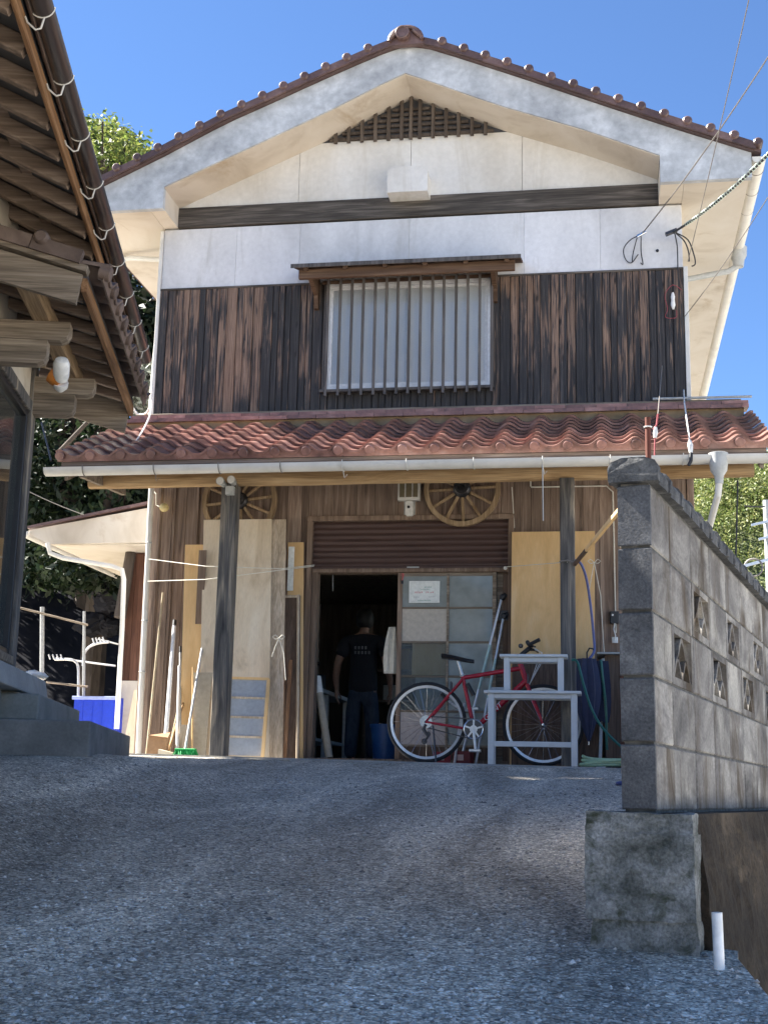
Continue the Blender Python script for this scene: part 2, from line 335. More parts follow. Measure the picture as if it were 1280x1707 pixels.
RETM = M_('retaining_concrete', [(.28, (.016,.012,.009)), (.48, (.042,.031,.021)), (.66, (.085,.063,.042)), (.85, (.24,.19,.13))], (1.2,.42,1.6), 2.8, .93, .8, .014, 0, .25, dist=.6, detail=13, fine=((1,1,1), 60, .5), stain=((2,.7,1.8), 2.4, (.16,.12,.08), .58, .72), nrnd=False)
SOIL = M_('dark_soil', [(.3, (.012,.013,.017)), (.6, (.03,.03,.036)), (.8, (.06,.058,.06))], (1,1,1), 1.2, .97, .8, .05, 0, .1, detail=9)
FIELD = M_('field', [(.3, (.05,.07,.025)), (.7, (.12,.13,.06))], (1,1,1), .3, .97, .3, .05, 0)
SKIN = simple('skin', (.36,.21,.15), .55)
SHIRT = simple('black_shirt', (.016,.017,.024), .85, bmp=.2)
JEAN = M_('denim', [(.3, (.025,.035,.06)), (.7, (.07,.09,.13))], (2,2,1), 6, .9, .2, .004, 0)
HAIR = simple('dark_hair', (.012,.011,.011), .6)
PAPER = simple('sign_paper', (.78,.80,.76), .6)
INKG = simple('green_ink', (.10,.30,.22), .7)
INKR = simple('red_ink', (.62,.12,.13), .7)
INKK = simple('grey_ink', (.3,.32,.3), .7)
PRINT = simple('shirt_print', (.30,.31,.33), .7)
STONE = M_('loose_stone', [(.4, (.16,.155,.145)), (.6, (.68,.66,.62))], (1,1,1), 14, .9, .2, .003, .0)

BOUNCE = M_('pale_bounce_ground', [(.3, (0.450,0.413,0.350)), (.7, (0.575,0.537,0.463))], (1,1,1), .6, .97, .3, .05, 0)  # unseen ground made pale to bounce warm sunlight onto the house
def roadmat():
    m, t, p = nt('rough_driveway')
    v = N(t, 'ShaderNodeTexVoronoi', feature='F1'); v.inputs['Scale'].default_value = 62; v.inputs['Randomness'].default_value = 1
    tc = N(t, 'ShaderNodeTexCoord'); nd = N(t, 'ShaderNodeTexNoise'); nd.inputs['Scale'].default_value = 30; nd.inputs['Detail'].default_value = 3
    t.links.new(tc.outputs['Object'], nd.inputs['Vector'])
    ad = N(t, 'ShaderNodeVectorMath', operation='MULTIPLY_ADD'); ad.inputs[1].default_value = (.03,.03,.03)
    t.links.new(nd.outputs['Color'], ad.inputs[0]); t.links.new(tc.outputs['Object'], ad.inputs[2]); t.links.new(ad.outputs[0], v.inputs['Vector'])
    sp = N(t, 'ShaderNodeSeparateColor'); t.links.new(v.outputs['Color'], sp.inputs[0])
    st = ramp(t, [(0, (.21,.185,.145)), (.4, (.47,.425,.345)), (.8, (.67,.61,.50)), (1.0, (.98,.92,.80))]); t.links.new(sp.outputs[0], st.inputs[0])
    ed = ramp(t, [(.3, 1.0), (.8, .55)]); t.links.new(v.outputs['Distance'], ed.inputs[0])
    v.inputs['Scale'].default_value = 92
    col = mix(t, 1.0, st.outputs[0], ed.outputs[0], 'MULTIPLY')
    pat = noise(t, (1.5, .3, 1), 1.0, 7, .62, .7, False); pr = ramp(t, [(.35, 1.0), (.5, 1.55), (.64, 2.2)]); t.links.new(pat.outputs[0], pr.inputs[0])
    col = mix(t, 1.0, col, pr.outputs[0], 'MULTIPLY')
    f2 = noise(t, (1,1,1), 9, 8, .7, 0, False); r2 = ramp(t, [(.3, .66), (.7, 1.0)]); t.links.new(f2.outputs[0], r2.inputs[0])
    col = mix(t, 1.0, col, r2.outputs[0], 'MULTIPLY'); t.links.new(col, p.inputs['Base Color'])
    p.inputs['Roughness'].default_value = .8; p.inputs['Specular IOR Level'].default_value = .35
    inv = N(t, 'ShaderNodeMath', operation='SUBTRACT'); inv.inputs[0].default_value = 1.0; t.links.new(v.outputs['Distance'], inv.inputs[1])
    b = bump(t, p, inv.outputs[0], .9, .012); bump(t, p, f2.outputs[0], .5, .02, b); return m
ROAD = roadmat()

# ================================================================== THE SETTING
def zf(x): return -.05*(min(max(x, -4.2), 1)+4.2)/4.2               # porch floor falls a little to the right
YP = 10.25                                                             # front edge of the porch floor
def sm(a, b, x): t_ = min(max((x-a)/(b-a), 0), 1); return t_*t_*(3-2*t_)
def zdrive(x, y):
    z = zf(x)-.012 + (.102*(y-YP) if y < YP else 0)
    z += .19*sm(-2.1, -3.1, x)*sm(YP-.5, YP-2.4, y)                       # higher along the left house
    return z + .006*math.sin(x*2.1+y*1.3)*sm(YP, YP-.8, y)
def xedge(y): return .36+.10*(4.0-y)*(.9 if y < 4 else -1) if y < 4.15 else .15+.238*(y-4.18)
rows = []; nx = 60
ys = [-6+.25*i for i in range(26)]+[.5+.1*i for i in range(98)]+[10.3, 11, 12, 14, 18, 24]
for y in ys:
    x1 = xedge(y) if y > 0.5 else xedge(.5)+.0*(y); x0 = -14
    rows.append([V((x, y, zdrive(x, y))) for x in [x0+(x1-x0)*(1-(1-k/nx)**2.2) for k in range(nx+1)]])
mb = MB(); mb.quads(rows)
# the edge drops to the lower ground on the right
mb.quads([[r_[-1] for r_ in rows], [V((r_[-1].x+.02, r_[-1].y, -3)) for r_ in rows]])
mb.build('driveway', ROAD, kind='structure', smooth=True)
MB().add([(-900,-900,-2.4),(900,-900,-2.4),(900,900,-2.4),(-900,900,-2.4)], [(0,1,2,3)]).build('ground', BOUNCE, kind='structure')
# loose stones of the driveway: uncountable
mb = MB(); rs = random.Random(5)
for i in range(9000):
    y = 2.3+6.5*rs.random()**1.7; x = -2.9+rs.random()*(xedge(y)+2.9)
    if y > 8.2 and x < -2.2: continue
    s_ = .0035+.0085*rs.random()**2.4; c = V((x, y, zdrive(x, y)+s_*.15)); a_ = rs.random()*6.28; q = .6+.8*rs.random()
    pts = [c+V((math.cos(a_)*s_*q, math.sin(a_)*s_, 0)), c+V((-math.sin(a_)*s_, math.cos(a_)*s_*q, 0)), c-V((math.cos(a_)*s_*q, math.sin(a_)*s_, 0)), c-V((-math.sin(a_)*s_, math.cos(a_)*s_*q, 0)), c+V((s_*.2, s_*.1, s_*.7)), c-V((0,0,s_*.6))]
    mb.add(pts, [(0,1,4),(1,2,4),(2,3,4),(3,0,4),(1,0,5),(2,1,5),(3,2,5),(0,3,5)])
mb.build('loose_gravel', STONE, kind='stuff', label='small loose stones scattered over the rough driveway', cat='gravel')
# porch floor slab
mb = MB(); xs = [-4.55, -4.2, 0, 1.05]
mb.quads([[V((x, YP, zf(x)-.2)) for x in xs], [V((x, YP, zf(x))) for x in xs], [V((x, 11.7, zf(x)+.006)) for x in xs], [V((x, 19, zf(x)+.006)) for x in xs]])
mb.build('porch_floor', SLAB, kind='structure')

# ================================================================== MAIN HOUSE
YW, YF = 11.6, 11.11
XL, XR = -4.2, .757
ZB, ZC = 4.475, 3.18            # plaster / charred boards / pent roof
HOUSE = thing('gabled_house', 'white plaster and charred board gabled house with red tiled pent roof', 'house', (-1.7, 14, 0))
# --- shell behind the cladding
mb = MB(); ap = V((-1.77, YW+.03, 6.34))
mb.prism([V((XL, YW+.03, 2.3)), V((XR, YW+.03, 2.3)), V((XR, YW+.03, 5.25)), ap, V((XL, YW+.03, 5.25))], V((0, .1, 0)))
mb.build('front_wall', PLG, HOUSE)
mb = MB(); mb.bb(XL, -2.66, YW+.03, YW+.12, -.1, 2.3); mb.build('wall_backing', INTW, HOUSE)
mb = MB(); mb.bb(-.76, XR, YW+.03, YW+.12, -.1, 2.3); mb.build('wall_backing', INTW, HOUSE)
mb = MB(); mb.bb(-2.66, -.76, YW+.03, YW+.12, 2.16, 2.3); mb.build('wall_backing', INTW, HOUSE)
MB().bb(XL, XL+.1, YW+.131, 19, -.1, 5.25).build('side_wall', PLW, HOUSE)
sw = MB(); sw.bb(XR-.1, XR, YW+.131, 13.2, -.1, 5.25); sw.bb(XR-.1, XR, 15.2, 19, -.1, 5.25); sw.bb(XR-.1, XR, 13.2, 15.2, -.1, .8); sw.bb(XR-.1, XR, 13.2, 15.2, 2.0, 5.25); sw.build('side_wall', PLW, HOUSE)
SWN = MB().bb(XR-.06, XR-.055, 13.24, 15.16, .84, 1.96).build('added_side_window', GLW, HOUSE)  # unseen window added so that daylight brightens the dark workshop
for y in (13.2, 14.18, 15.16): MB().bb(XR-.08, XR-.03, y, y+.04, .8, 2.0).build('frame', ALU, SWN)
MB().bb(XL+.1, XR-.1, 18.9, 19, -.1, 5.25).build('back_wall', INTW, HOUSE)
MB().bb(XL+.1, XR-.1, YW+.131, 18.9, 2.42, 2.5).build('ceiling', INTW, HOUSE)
# --- plaster panels, joints between them left open a little
def panel_row(xs, z0, z1, mat, yy, th=.014, name='plaster_panel'):
    for a, b in zip(xs[:-1], xs[1:]):
        MB().cham(a+.0006, b-.0006, yy-th, yy+.029, z0, z1, .003).build(name, mat, HOUSE)
jx = [W(px, 300, YW).x for px in (395, 500, 682, 873, 1000)]
panel_row([XL, *[W(px, 420, YW).x for px in (395, 500, 682, 873, 1000)], XR], ZB, 5.085, PLW, YW)
# gable field above the dark beam: panels cut to the slope
def gz(x): return 6.37-abs(x+1.77)*.44 if x < -1.77 else 6.37-(x+1.77)*.43
gx = [-4.06, *[W(px, 280, YW).x for px in (500, 685, 870)], .55]
for a, b in zip(gx[:-1], gx[1:]):
    pts = [(a+.002, 5.31), (b-.002, 5.31), (b-.002, min(gz(b), 6.5)), *([(-1.77, 6.37)] if a < -1.77-.05 < b-.05 else []), (a+.002, min(gz(a), 6.5))]
    MB().prism([V((x, YW-.012, z)) for x, z in pts], V((0, .04, 0))).build('plaster_panel', PLG, HOUSE)
MB().cham(-4.058, .553, YW-.035, YW+.02, 5.10, 5.305, .004, 'x').build('tie_beam', DKW, HOUSE)
MB().cham(XL, XR, YW-.028, YW+.02, ZB-.022, ZB-.002, .003, 'x').build('drip_rail', DKW, HOUSE)
# corbel: plastered purlin end
c0 = W(645, 321, YW-.24); c1 = W(712, 321, YW-.24); zt = W(680, 277, YW-.24).z
pr_ = [V((c0.x, YW-.24, c0.z-.0)), V((c1.x, YW-.24, c0.z)), V((c1.x, YW-.24, zt-.05)), V((c1.x-.05, YW-.24, zt)), V((c0.x+.05, YW-.24, zt)), V((c0.x, YW-.24, zt-.05))]
MB().prism(pr_, V((0, .24, 0))).build('corbel', PLG, HOUSE)
# --- lattice vent
VENT = MB().prism([V((-2.69, YW-.016, 5.92)), V((-.84, YW-.016, 5.925)), V((-1.77, YW-.016, 6.33))], V((0, .006, 0))).build('gable_vent', INTD, HOUSE)
vx = [W(px, 235, YW-.05).x for px in (560, 581.5, 603.5, 625.5, 647.5, 669, 684.5, 699.5, 721.5, 743, 764, 786.5, 809)]
for x in vx:
    zt_ = 6.34-abs(x+1.77)*.445-.005
    MB().cham(x-.017, x+.017, YW-.075, YW-.045, 5.885, zt_, .003).build('slat', LAT, VENT)
for k in range(7):
    z = 5.935+.055*k; hw = (6.325-z-.035)/.445
    if hw > .08: MB().cham(-1.77-hw, -1.77+hw, YW-.045, YW-.02, z-.014, z+.014, .003, 'x').build('cross_slat', LAT, VENT)
# --- plastered rake boards (solid as deep as the overhang)
def P_(lst): return [W(px, py, YF) for px, py in lst]
outer = P_([(173.6,311),(275,261),(378,206),(440,178.7),(543.7,131.4),(630,93.7),(676,77),(720,83),(759,95.5),(860,127.8),(926,150),(1018.7,181),(1128.8,217),(1252.5,254.8)])
inn = [(-4.06,5.316),(-3.33,5.63),(-2.51,5.985),(-1.9,6.28),(-1.765,6.335),(-1.63,6.28),(-.9,5.95),(-.1,5.645),(.55,5.355)]
def samp(pl, x):
    for a, b in zip(pl[:-1], pl[1:]):
        if a[0] <= x <= b[0]: return a[1]+(b[1]-a[1])*(x-a[0])/(b[0]-a[0])
    return pl[0][1] if x < pl[0][0] else pl[-1][1]
ou = [(p.x, p.z) for p in outer]
def ztop(x):
    if x < ou[0][0]: return ou[0][1]-.47*(ou[0][0]-x)
    if x > ou[-1][0]: return ou[-1][1]-.44*(x-ou[-1][0])
    return samp(ou, x)
EL, ER = -4.93, 1.34
xs_ = [-4.06+(4.06-1.765)*k/10 for k in range(11)]
xs2 = [-1.765+(.55+1.765)*k/10 for k in range(11)]
def arm(xs, name):
    mb = MB(); fr = [[V((x, YF, samp(inn, x))) for x in xs], [V((x, YF, ztop(x))) for x in xs]]
    bk = [[V((x, YW+.03, p.z)) for x, p in zip(xs, r_)] for r_ in fr]
    mb.quads([fr[0], fr[1], bk[1], bk[0], fr[0]]); mb.build(name, PLR, HOUSE)
arm(xs_, 'rake_board'); arm(xs2, 'rake_board')
SOFF = None
for (a, b, s_) in ((EL, -4.06, -1), (.55, ER, 1)):
    xs = [a+(b-a)*k/4 for k in range(5)]
    poly = [V((a, YF+.0, 5.095)), V((b, YF, 5.095))]+[V((x, YF, ztop(x))) for x in reversed(xs)]
    mb = MB(); mb.prism(poly, V((0, .06, 0))); mb.build('eave_end', PLR, HOUSE)
    # boxed eave running back along the side wall
    e0, e1 = (EL+.02, XL-.002) if s_ < 0 else (XR+.002, ER-.02)
    mb = MB(); mb.hexa([(e0,YF+.061,5.10),(e1,YF+.061,5.10),(e1,19.3,5.10),(e0,19.3,5.10),(e0,YF+.061,ztop(e0)-.01),(e1,YF+.061,ztop(e1)-.01),(e1,19.3,ztop(e1)-.01),(e0,19.3,ztop(e0)-.01)])
    SOFF = mb.build('soffit', PLS, HOUSE)
    ii = (-4.2, -4.061) if s_ < 0 else (.551, .757)
    MB().bb(ii[0], ii[1], YF+.061, YW-.016, 5.101, 5.33).build('soffit_return', PLS, HOUSE)
# soffit of the gable overhang is cream: thin lining under the rake boards
for xs in (xs_, xs2):
    mb = MB(); lo = [V((x, YF+.02, samp(inn, x)-.006)) for x in xs]; hi = [V((x, YW-.014, samp(inn, x)-.006)) for x in xs]
    mb.quads([lo, hi, [p+V((0,0,.008)) for p in hi], [p+V((0,0,.008)) for p in lo], lo]); mb.build('gable_soffit', PLS, HOUSE)
# --- main roof
mb = MB(); xs = [EL-.08+(ER+.08-EL+.08)*k/40 for k in range(41)]
A = [V((x, YF-.05, ztop(x)+.004)) for x in xs]; B = [V((x, YF-.05, ztop(x)+.035)) for x in xs]
A2 = [p+V((0, 8.4, 0)) for p in A]; B2 = [p+V((0, 8.4, 0)) for p in B]
mb.quads([A, B, B2, A2, A]); mb.add([A[0],B[0],B2[0],A2[0],A[-1],B[-1],B2[-1],A2[-1]], [(0,1,2,3),(4,5,6,7)])
ROOF = mb.build('main_roof', TILD, HOUSE)
# rake tiles with their round noses along the front edge
x = -1.95
def rake_tile(xa, xb, k):
    za, zb = ztop(xa)+.04, ztop(xb)+.04; d = V((xb-xa, 0, zb-za)); n_ = V((-d.z, 0, d.x)).normalized()
    if n_.z < 0: n_ = -n_
    pa, pb = V((xa, YF-.06, za)), V((xb, YF-.06, zb))
    mb = MB(); mb.bar(pa+n_*.002-V((0,.012,0)), pb+n_*.002-V((0,.012,0)), .026, .062, up=n_)
    mb.tube([pa+n_*.03+V((0,.10,0)), pb+n_*.03+V((0,.10,0))], [.058, .05], 8)
    e = pa
    mb.tube([e+n_*.034-V((0,.045,0)), e+n_*.034-V((0,.03,0)), e+n_*.034+V((0,.06,0))], [.03, .043, .046], 12)
    mb.build('rake_tile', TILD, ROOF, smooth=True)
k = 0; x = -1.9
while x > EL: rake_tile(x-.199 if x-.199 > EL-.07 else EL-.07, x, k); x -= .2; k += 1
x = -1.62
while x < ER: rake_tile(min(x+.199, ER+.07), x, k); x += .2; k += 1
# ridge and its end tile
mb = MB(); zr = ztop(-1.765)
mb.tube([V((-1.765, YF-.02, zr+.09)), V((-1.765, 19.4, zr+.09))], .085, 12); mb.bb(-1.89, -1.64, YF-.03, 19.4, zr+.0, zr+.08); mb.build('ridge', TILD, ROOF, smooth=True)
mb = MB(); cc = V((-1.75, YF-.09, zr+.085))
arc = [(.155*math.cos(w), .135*math.sin(w)) for w in [math.pi*k/12 for k in range(13)]]
mb.prism([cc+V((a_, 0, b_-.10)) for a_, b_ in arc]+[cc+V((-.175, 0, -.12)), cc+V((.175, 0, -.12))][::1], V((0, .06, 0)))
mb.tube([cc+V((-.03, -.05, -.02)), cc+V((-.03, .03, -.02))], .07, 18); mb.ring(cc+V((-.03,-.05,-.02)), (0,1,0), .058, .01, 20, 6)
for s_ in (-1, 1): mb.tube([cc+V((s_*.07, -.02, .01)), cc+V((s_*.115, -.03, -.03)), cc+V((s_*.155, -.02, -.07))], [.022, .026, .015], 8)
mb.tube([cc+V((a_*1.0, -.02, b_-.09)) for a_, b_ in arc], .02, 6)
mb.build('ridge_end_tile', TILD, ROOF, smooth=True)
# --- right eave gutter, hopper and pipe
def half_gutter(p, q, r_, mat, name, parent, dn=V((0,0,-1)), M=None):
    d = (q-p).normalized(); side = d.cross(dn).normalized(); mb = MB(); R1 = []
    for rr in (r_, r_-.006):
        R1.append([side*math.cos(w)*rr + dn*math.sin(w)*rr for w in [math.pi*k/12 for k in range(13)]])
    ring_ = R1[0]+R1[1][::-1]; n_ = len(ring_)
    mb.add([p+c_ for c_ in ring_]+[q+c_ for c_ in ring_], [(i,(i+1)%n_,n_+(i+1)%n_,n_+i) for i in range(n_)])
    mb.add([p+c_ for c_ in R1[0]], [tuple(range(13))]); mb.add([q+c_ for c_ in R1[0]], [tuple(range(13))])
    for e in (p, q): pass
    return mb.build(name, mat, parent, smooth=True, M=M)
g = half_gutter(V((ER+.065, YF-.02, 5.28)), V((ER+.065, 19.3, 5.24)), .062, PVC, 'eave_gutter', HOUSE)
for k in range(18): MB().ring(V((ER+.065, YF+.22+k*.42, 5.28)), (0,1,0), .0645, .004, 20, 5).build('gutter_strap', WIRG, g)
for xx in (EL-.07,):
    half_gutter(V((xx, YF+.0, 5.28)), V((xx, 19.3, 5.24)), .06, PVC, 'eave_gutter', HOUSE)
h0 = V((ER+.065, 13.05, 5.17))
mb = MB(); mb.lathe([(.05,-.12),(.06,-.05),(.085,.0),(.09,.09)], 12, Matrix.Translation(h0)); mb.tube([h0+V((0,0,-.1)), h0+V((-.1,0,-.16)), V((XR+.06, 13.05, 4.93)), V((XR+.045, 13.05, 4.75)), V((XR+.045, 13.05, 3.2))], .03, 10)
mb.build('downpipe', PVG, HOUSE, smooth=True)
lp = V((XL-.04, 12.0, 4.93))
mb = MB(); mb.tube([V((EL, 12.2, 5.06)), V((EL+.2, 12.1, 5.04)), lp+V((-.02,0,.02)), lp+V((0,-.03,-.12)), V((XL-.045, 11.72, 4.6)), V((XL-.045, 11.62, 3.1))], .027, 10); mb.build('downpipe', PVC, HOUSE, smooth=True)
MB().cham(XL-.035, XL-.001, YW-.03, YW+.05, 3.05, ZB+.6, .004).build('corner_trim', PVC, HOUSE)
MB().cham(XR+.001, XR+.04, YW-.03, YW+.05, 3.05, ZB-.0, .004).build('corner_trim', PVC, HOUSE)
MB().cham(XR-.02, XR+.04, YW-.03, YW+.05, 0, 2.9, .004).build('corner_trim', BRN, HOUSE)

# --- charred boards, each its own plank
wl, wr, wz0, wz1 = -2.545, -.985, 3.385, 4.44
x = XL+.004; sid = 0
SID = MB().bb(XL, XR, YW+.004, YW+.028, ZC-.1, ZB-.003).build('siding', INTD, HOUSE)
while x < XR-.02:
    w_ = R.uniform(.055, .1); x1 = min(x+w_, XR-.003)
    if XR-x1 < .05: x1 = XR-.003
    pc = 640+0  # wear follows how weathered each stretch of the wall is in the picture
    u = (x-XL)/(XR-XL)
    base = .42 if u < .16 else .22 if u < .34 else .18 if u < .64 else .44 if u < .92 else .22
    if .13 < u < .2: base = .72
    wv = min(1, max(0, base+R.uniform(-.17, .17)))
    pr = R.uniform(0, .012); th0 = YW-.016-pr
    segs = [(ZC-.06, ZB-.024)]
    if x1 > wl and x < wr: segs = [(ZC-.06, wz0+.02), (wz1-.02, ZB-.024)]
    for z0, z1 in segs:
        MB().cham(x+.002, x1-.002, th0, YW+.003, z0, z1, R.uniform(.003, .007)).build('board', CHAR, SID, wear=wv)
    x = x1
# --- window
WIN = MB().bb(wl+.03, wr-.03, YW-.012, YW-.006, wz0+.03, wz1-.03).build('window', CURT, HOUSE)
def frm(x0, x1, z0, z1, w_, y0, y1, mat, name, parent):
    MB().cham(x0, x1, y0, y1, z1-w_, z1, .003, 'x').build(name, mat, parent)
    MB().cham(x0, x1, y0, y1, z0, z0+w_, .003, 'x').build(name, mat, parent)
    MB().cham(x0, x0+w_, y0, y1, z0+w_+.0005, z1-w_-.0005, .003).build(name, mat, parent)
    MB().cham(x1-w_, x1, y0, y1, z0+w_+.0005, z1-w_-.0005, .003).build(name, mat, parent)
frm(wl-.022, wr+.022, wz0-.022, wz1+.022, .021, YW-.06, YW-.0, BARW, 'wood_surround', WIN)
frm(wl, wr, wz0, wz1, .036, YW-.055, YW-.004, ALU, 'frame', WIN)
mx_ = (wl+wr)/2
frm(wl+.037, mx_+.02, wz0+.037, wz1-.037, .028, YW-.045, YW-.028, ALU, 'sash', WIN)
frm(mx_-.02, wr-.037, wz0+.037, wz1-.037, .028, YW-.026, YW-.012, ALU, 'sash', WIN)
MB().bb(wl+.066, mx_-.009, YW-.036, YW-.033, wz0+.066, wz1-.066).build('pane', GLW, WIN)
MB().bb(mx_+.009, wr-.066, YW-.0195, YW-.0165, wz0+.066, wz1-.066).build('pane', GLW, WIN)
for px in (545, 565.5, 585, 604, 624, 643, 662, 681, 700, 720, 739, 759.5, 779, 799, 819):
    xx = W(px, 560, YW-.12).x
    MB().cham(xx-.012, xx+.012, YW-.135, YW-.107, wz0-.075, wz1+.06, .003).build('bar', BARW, WIN)
MB().cham(wl-.03, wr+.03, YW-.106, YW-.088, wz1-.02, wz1+.012, .003, 'x').build('rail', HDW, WIN)
MB().cham(wl-.03, wr+.03, YW-.106, YW-.088, wz0-.03, wz0-.004, .003, 'x').build('rail', BARW, WIN)
for xx in (wl-.02, wr+.02):
    for zz in (wz0-.017, wz1-.004): MB().cham(xx-.012, xx+.012, YW-.0875, YW-.061, zz-.012, zz+.012, .002, 'y').build('spacer', BARW, WIN)
# hood over the window
hy = YW-.46; hz = W(680, 437, hy).z
h0_, h1_ = W(487,442,hy).x, W(866,430,hy).x
HOOD = MB().hexa([(h0_,hy,hz),(h1_,hy,hz),(h1_,YW-.018,hz+.13),(h0_,YW-.018,hz+.13),(h0_,hy,hz+.022),(h1_,hy,hz+.022),(h1_,YW-.018,hz+.152),(h0_,YW-.018,hz+.152)]).build('window_hood', HDW, HOUSE)
MB().cham(h0_+.05, h1_-.05, hy+.07, hy+.115, hz-.085, hz+.008, .004, 'x').build('hood_beam', HDW, HOOD)
for k in range(6):
    xx = h0_+.12+k*((h1_-h0_-.24)/5); MB().bar((xx, hy+.02, hz-.012), (xx, YW-.02, hz+.105), .038, .03).build('hood_rafter', HDW, HOOD)
for xx in (-2.64, -.95):
    mb = MB(); mb.prism([V((xx-.02, YW-.018, hz-.26)), V((xx-.02, YW-.018, hz+.05)), V((xx-.02, hy+.09, hz-.02)), V((xx-.02, hy+.09, hz-.07)), V((xx-.02, YW-.10, hz-.14)), V((xx-.02, YW-.07, hz-.26))], V((.04,0,0))); mb.build('hood_bracket', HDW, HOOD)
MB().cham(h0_-.01, h1_+.01, hy-.012, hy-.001, hz-.01, hz+.028, .002, 'x').build('hood_edge', BARW, HOOD)

# --- pent roof
YE, ZE, YT, ZT = 10.03, 2.37, 11.44, 3.0
PX0, PX1 = -4.45, 1.27
sl = math.atan2(ZT-ZE, YT-YE); SL = math.hypot(YT-YE, ZT-ZE)
DECK = MB().hexa([(PX0+.03,YE+.03,ZE-.045),(PX1-.03,YE+.03,ZE-.045),(PX1-.03,YW-.02,ZT+.03),(PX0+.03,YW-.02,ZT+.03),(PX0+.03,YE+.03,ZE-.015),(PX1-.03,YE+.03,ZE-.015),(PX1-.03,YW-.02,ZT+.06),(PX0+.03,YW-.02,ZT+.06)]).build('pent_roof', RAF, HOUSE)
NC, NR = 22, 8
cw = (PX1-PX0)/NC; ex_ = (SL-.02)/NR; TL = ex_+.05; TH = .02
def hprof(u): # crest near u=.13, trough beyond
    return .058*(.5+.5*math.cos(2*math.pi*(u-.13)))**1.45
def tile_mesh(name, eave=False):
    mb = MB(); us = [i/11*1.06 for i in range(12)]
    # local: x across, y up the slope (0 at the lower edge), z normal
    rw = []
    for y, dz, sgn in ((0, .033, 1), (TL, .002, 1)):
        rw.append([V((u*cw, y, hprof(u)+dz)) for u in us])
    bt = [[p-V((0,0,TH)) for p in r_] for r_ in rw]
    mb.quads([bt[0], rw[0], rw[1], bt[1], bt[0]])
    mb.add([rw[0][0],rw[1][0],bt[1][0],bt[0][0],rw[0][-1],rw[1][-1],bt[1][-1],bt[0][-1]], [(0,1,2,3),(4,5,6,7)])
    if eave:
        lip = [V((u*cw, .012, -.02)) for u in us]; mb.quads([[p+V((0,.012,0)) for p in bt[0]], lip, [p+V((0,.012,0)) for p in lip]])
        mb.tube([V((.13*cw, -.014, .033)), V((.13*cw, -.008, .033)), V((.13*cw, .05, .033))], [.034, .04, .04], 16)
    return mb.mesh(name, TILE, True)
TM, TE = tile_mesh('roof_tile'), tile_mesh('eave_tile', True)
RX = Matrix.Rotation(sl, 4, 'X')
for r_ in range(NR):
    for c_ in range(NC):
        p = V((PX0+c_*cw+R.uniform(-.003,.003), YE+math.cos(sl)*ex_*r_, ZE+math.sin(sl)*ex_*r_))
        M = Matrix.Translation(p) @ RX @ Matrix.Rotation(R.uniform(-.006,.006), 4, 'Z') @ Matrix.Rotation(R.uniform(-.008,.008), 4, 'X')
        link('eave_tile' if r_ == 0 else 'tile', TE if r_ == 0 else TM, DECK, M)
# mortar under the abutment tiles, two courses of flat ridge tiles, timber flashing strip
MB().bb(PX0+.04, PX1-.04, YT-.02, YW-.02, ZT-.02, ZT+.075).build('mortar_bed', MUD, DECK)
for lv, (y0, z0, z1, tl) in enumerate(((YT-.07, ZT+.0755, ZT+.115, .27), (YT-.045, ZT+.1165, ZT+.152, .27))):
    x = PX0-.01+lv*.1
    while x < PX1-.03:
        x1 = min(x+tl, PX1); dz = R.uniform(-.002, .002)
        MB().hexa([(x+.002,y0,z0-.006+dz),(x1-.002,y0,z0-.006+dz),(x1-.002,YW-.02,z0+.012),(x+.002,YW-.02,z0+.012),(x+.002,y0,z1-.012+dz),(x1-.002,y0,z1-.012+dz),(x1-.002,YW-.02,z1+.006),(x+.002,YW-.02,z1+.006)]).build('flat_tile', TILE, DECK); x = x1
MB().cham(PX0+.1, PX1-.05, YW-.075, YW-.021, ZT+.165, ZT+.195, .004, 'x').build('flashing_strip', GRYW, DECK)
MB().tube([V((XR-.3, YW-.10, ZT+.205)), V((PX1+.04, YW-.10, ZT+.205))], .012, 8).build('rail_pipe', PVG, DECK)
# rafters and ledger under the pent roof, barge boards at its ends
for k in range(13):
    xx = PX0+.12+k*(PX1-PX0-.24)/12
    MB().bar((xx, YE+.06, ZE-.075+.02), (xx, YW-.03, ZT-.005), .045, .055).build('rafter', RAF, DECK)
MB().cham(PX0+.02, PX1-.02, YE+.02, YE+.05, ZE-.075, ZE-.046, .003, 'x').build('eave_fascia', RAF, DECK)
for xx in (PX0+.05, PX1-.08):
    MB().hexa([(xx,YE+.07,ZE-.16),(xx+.03,YE+.07,ZE-.16),(xx+.03,YW-.05,ZT-.12),(xx,YW-.05,ZT-.12),(xx,YE+.07,ZE-.05),(xx+.03,YE+.07,ZE-.05),(xx+.03,YW-.05,ZT+.0),(xx,YW-.05,ZT+.0)]).build('barge_board', GRYW, DECK)
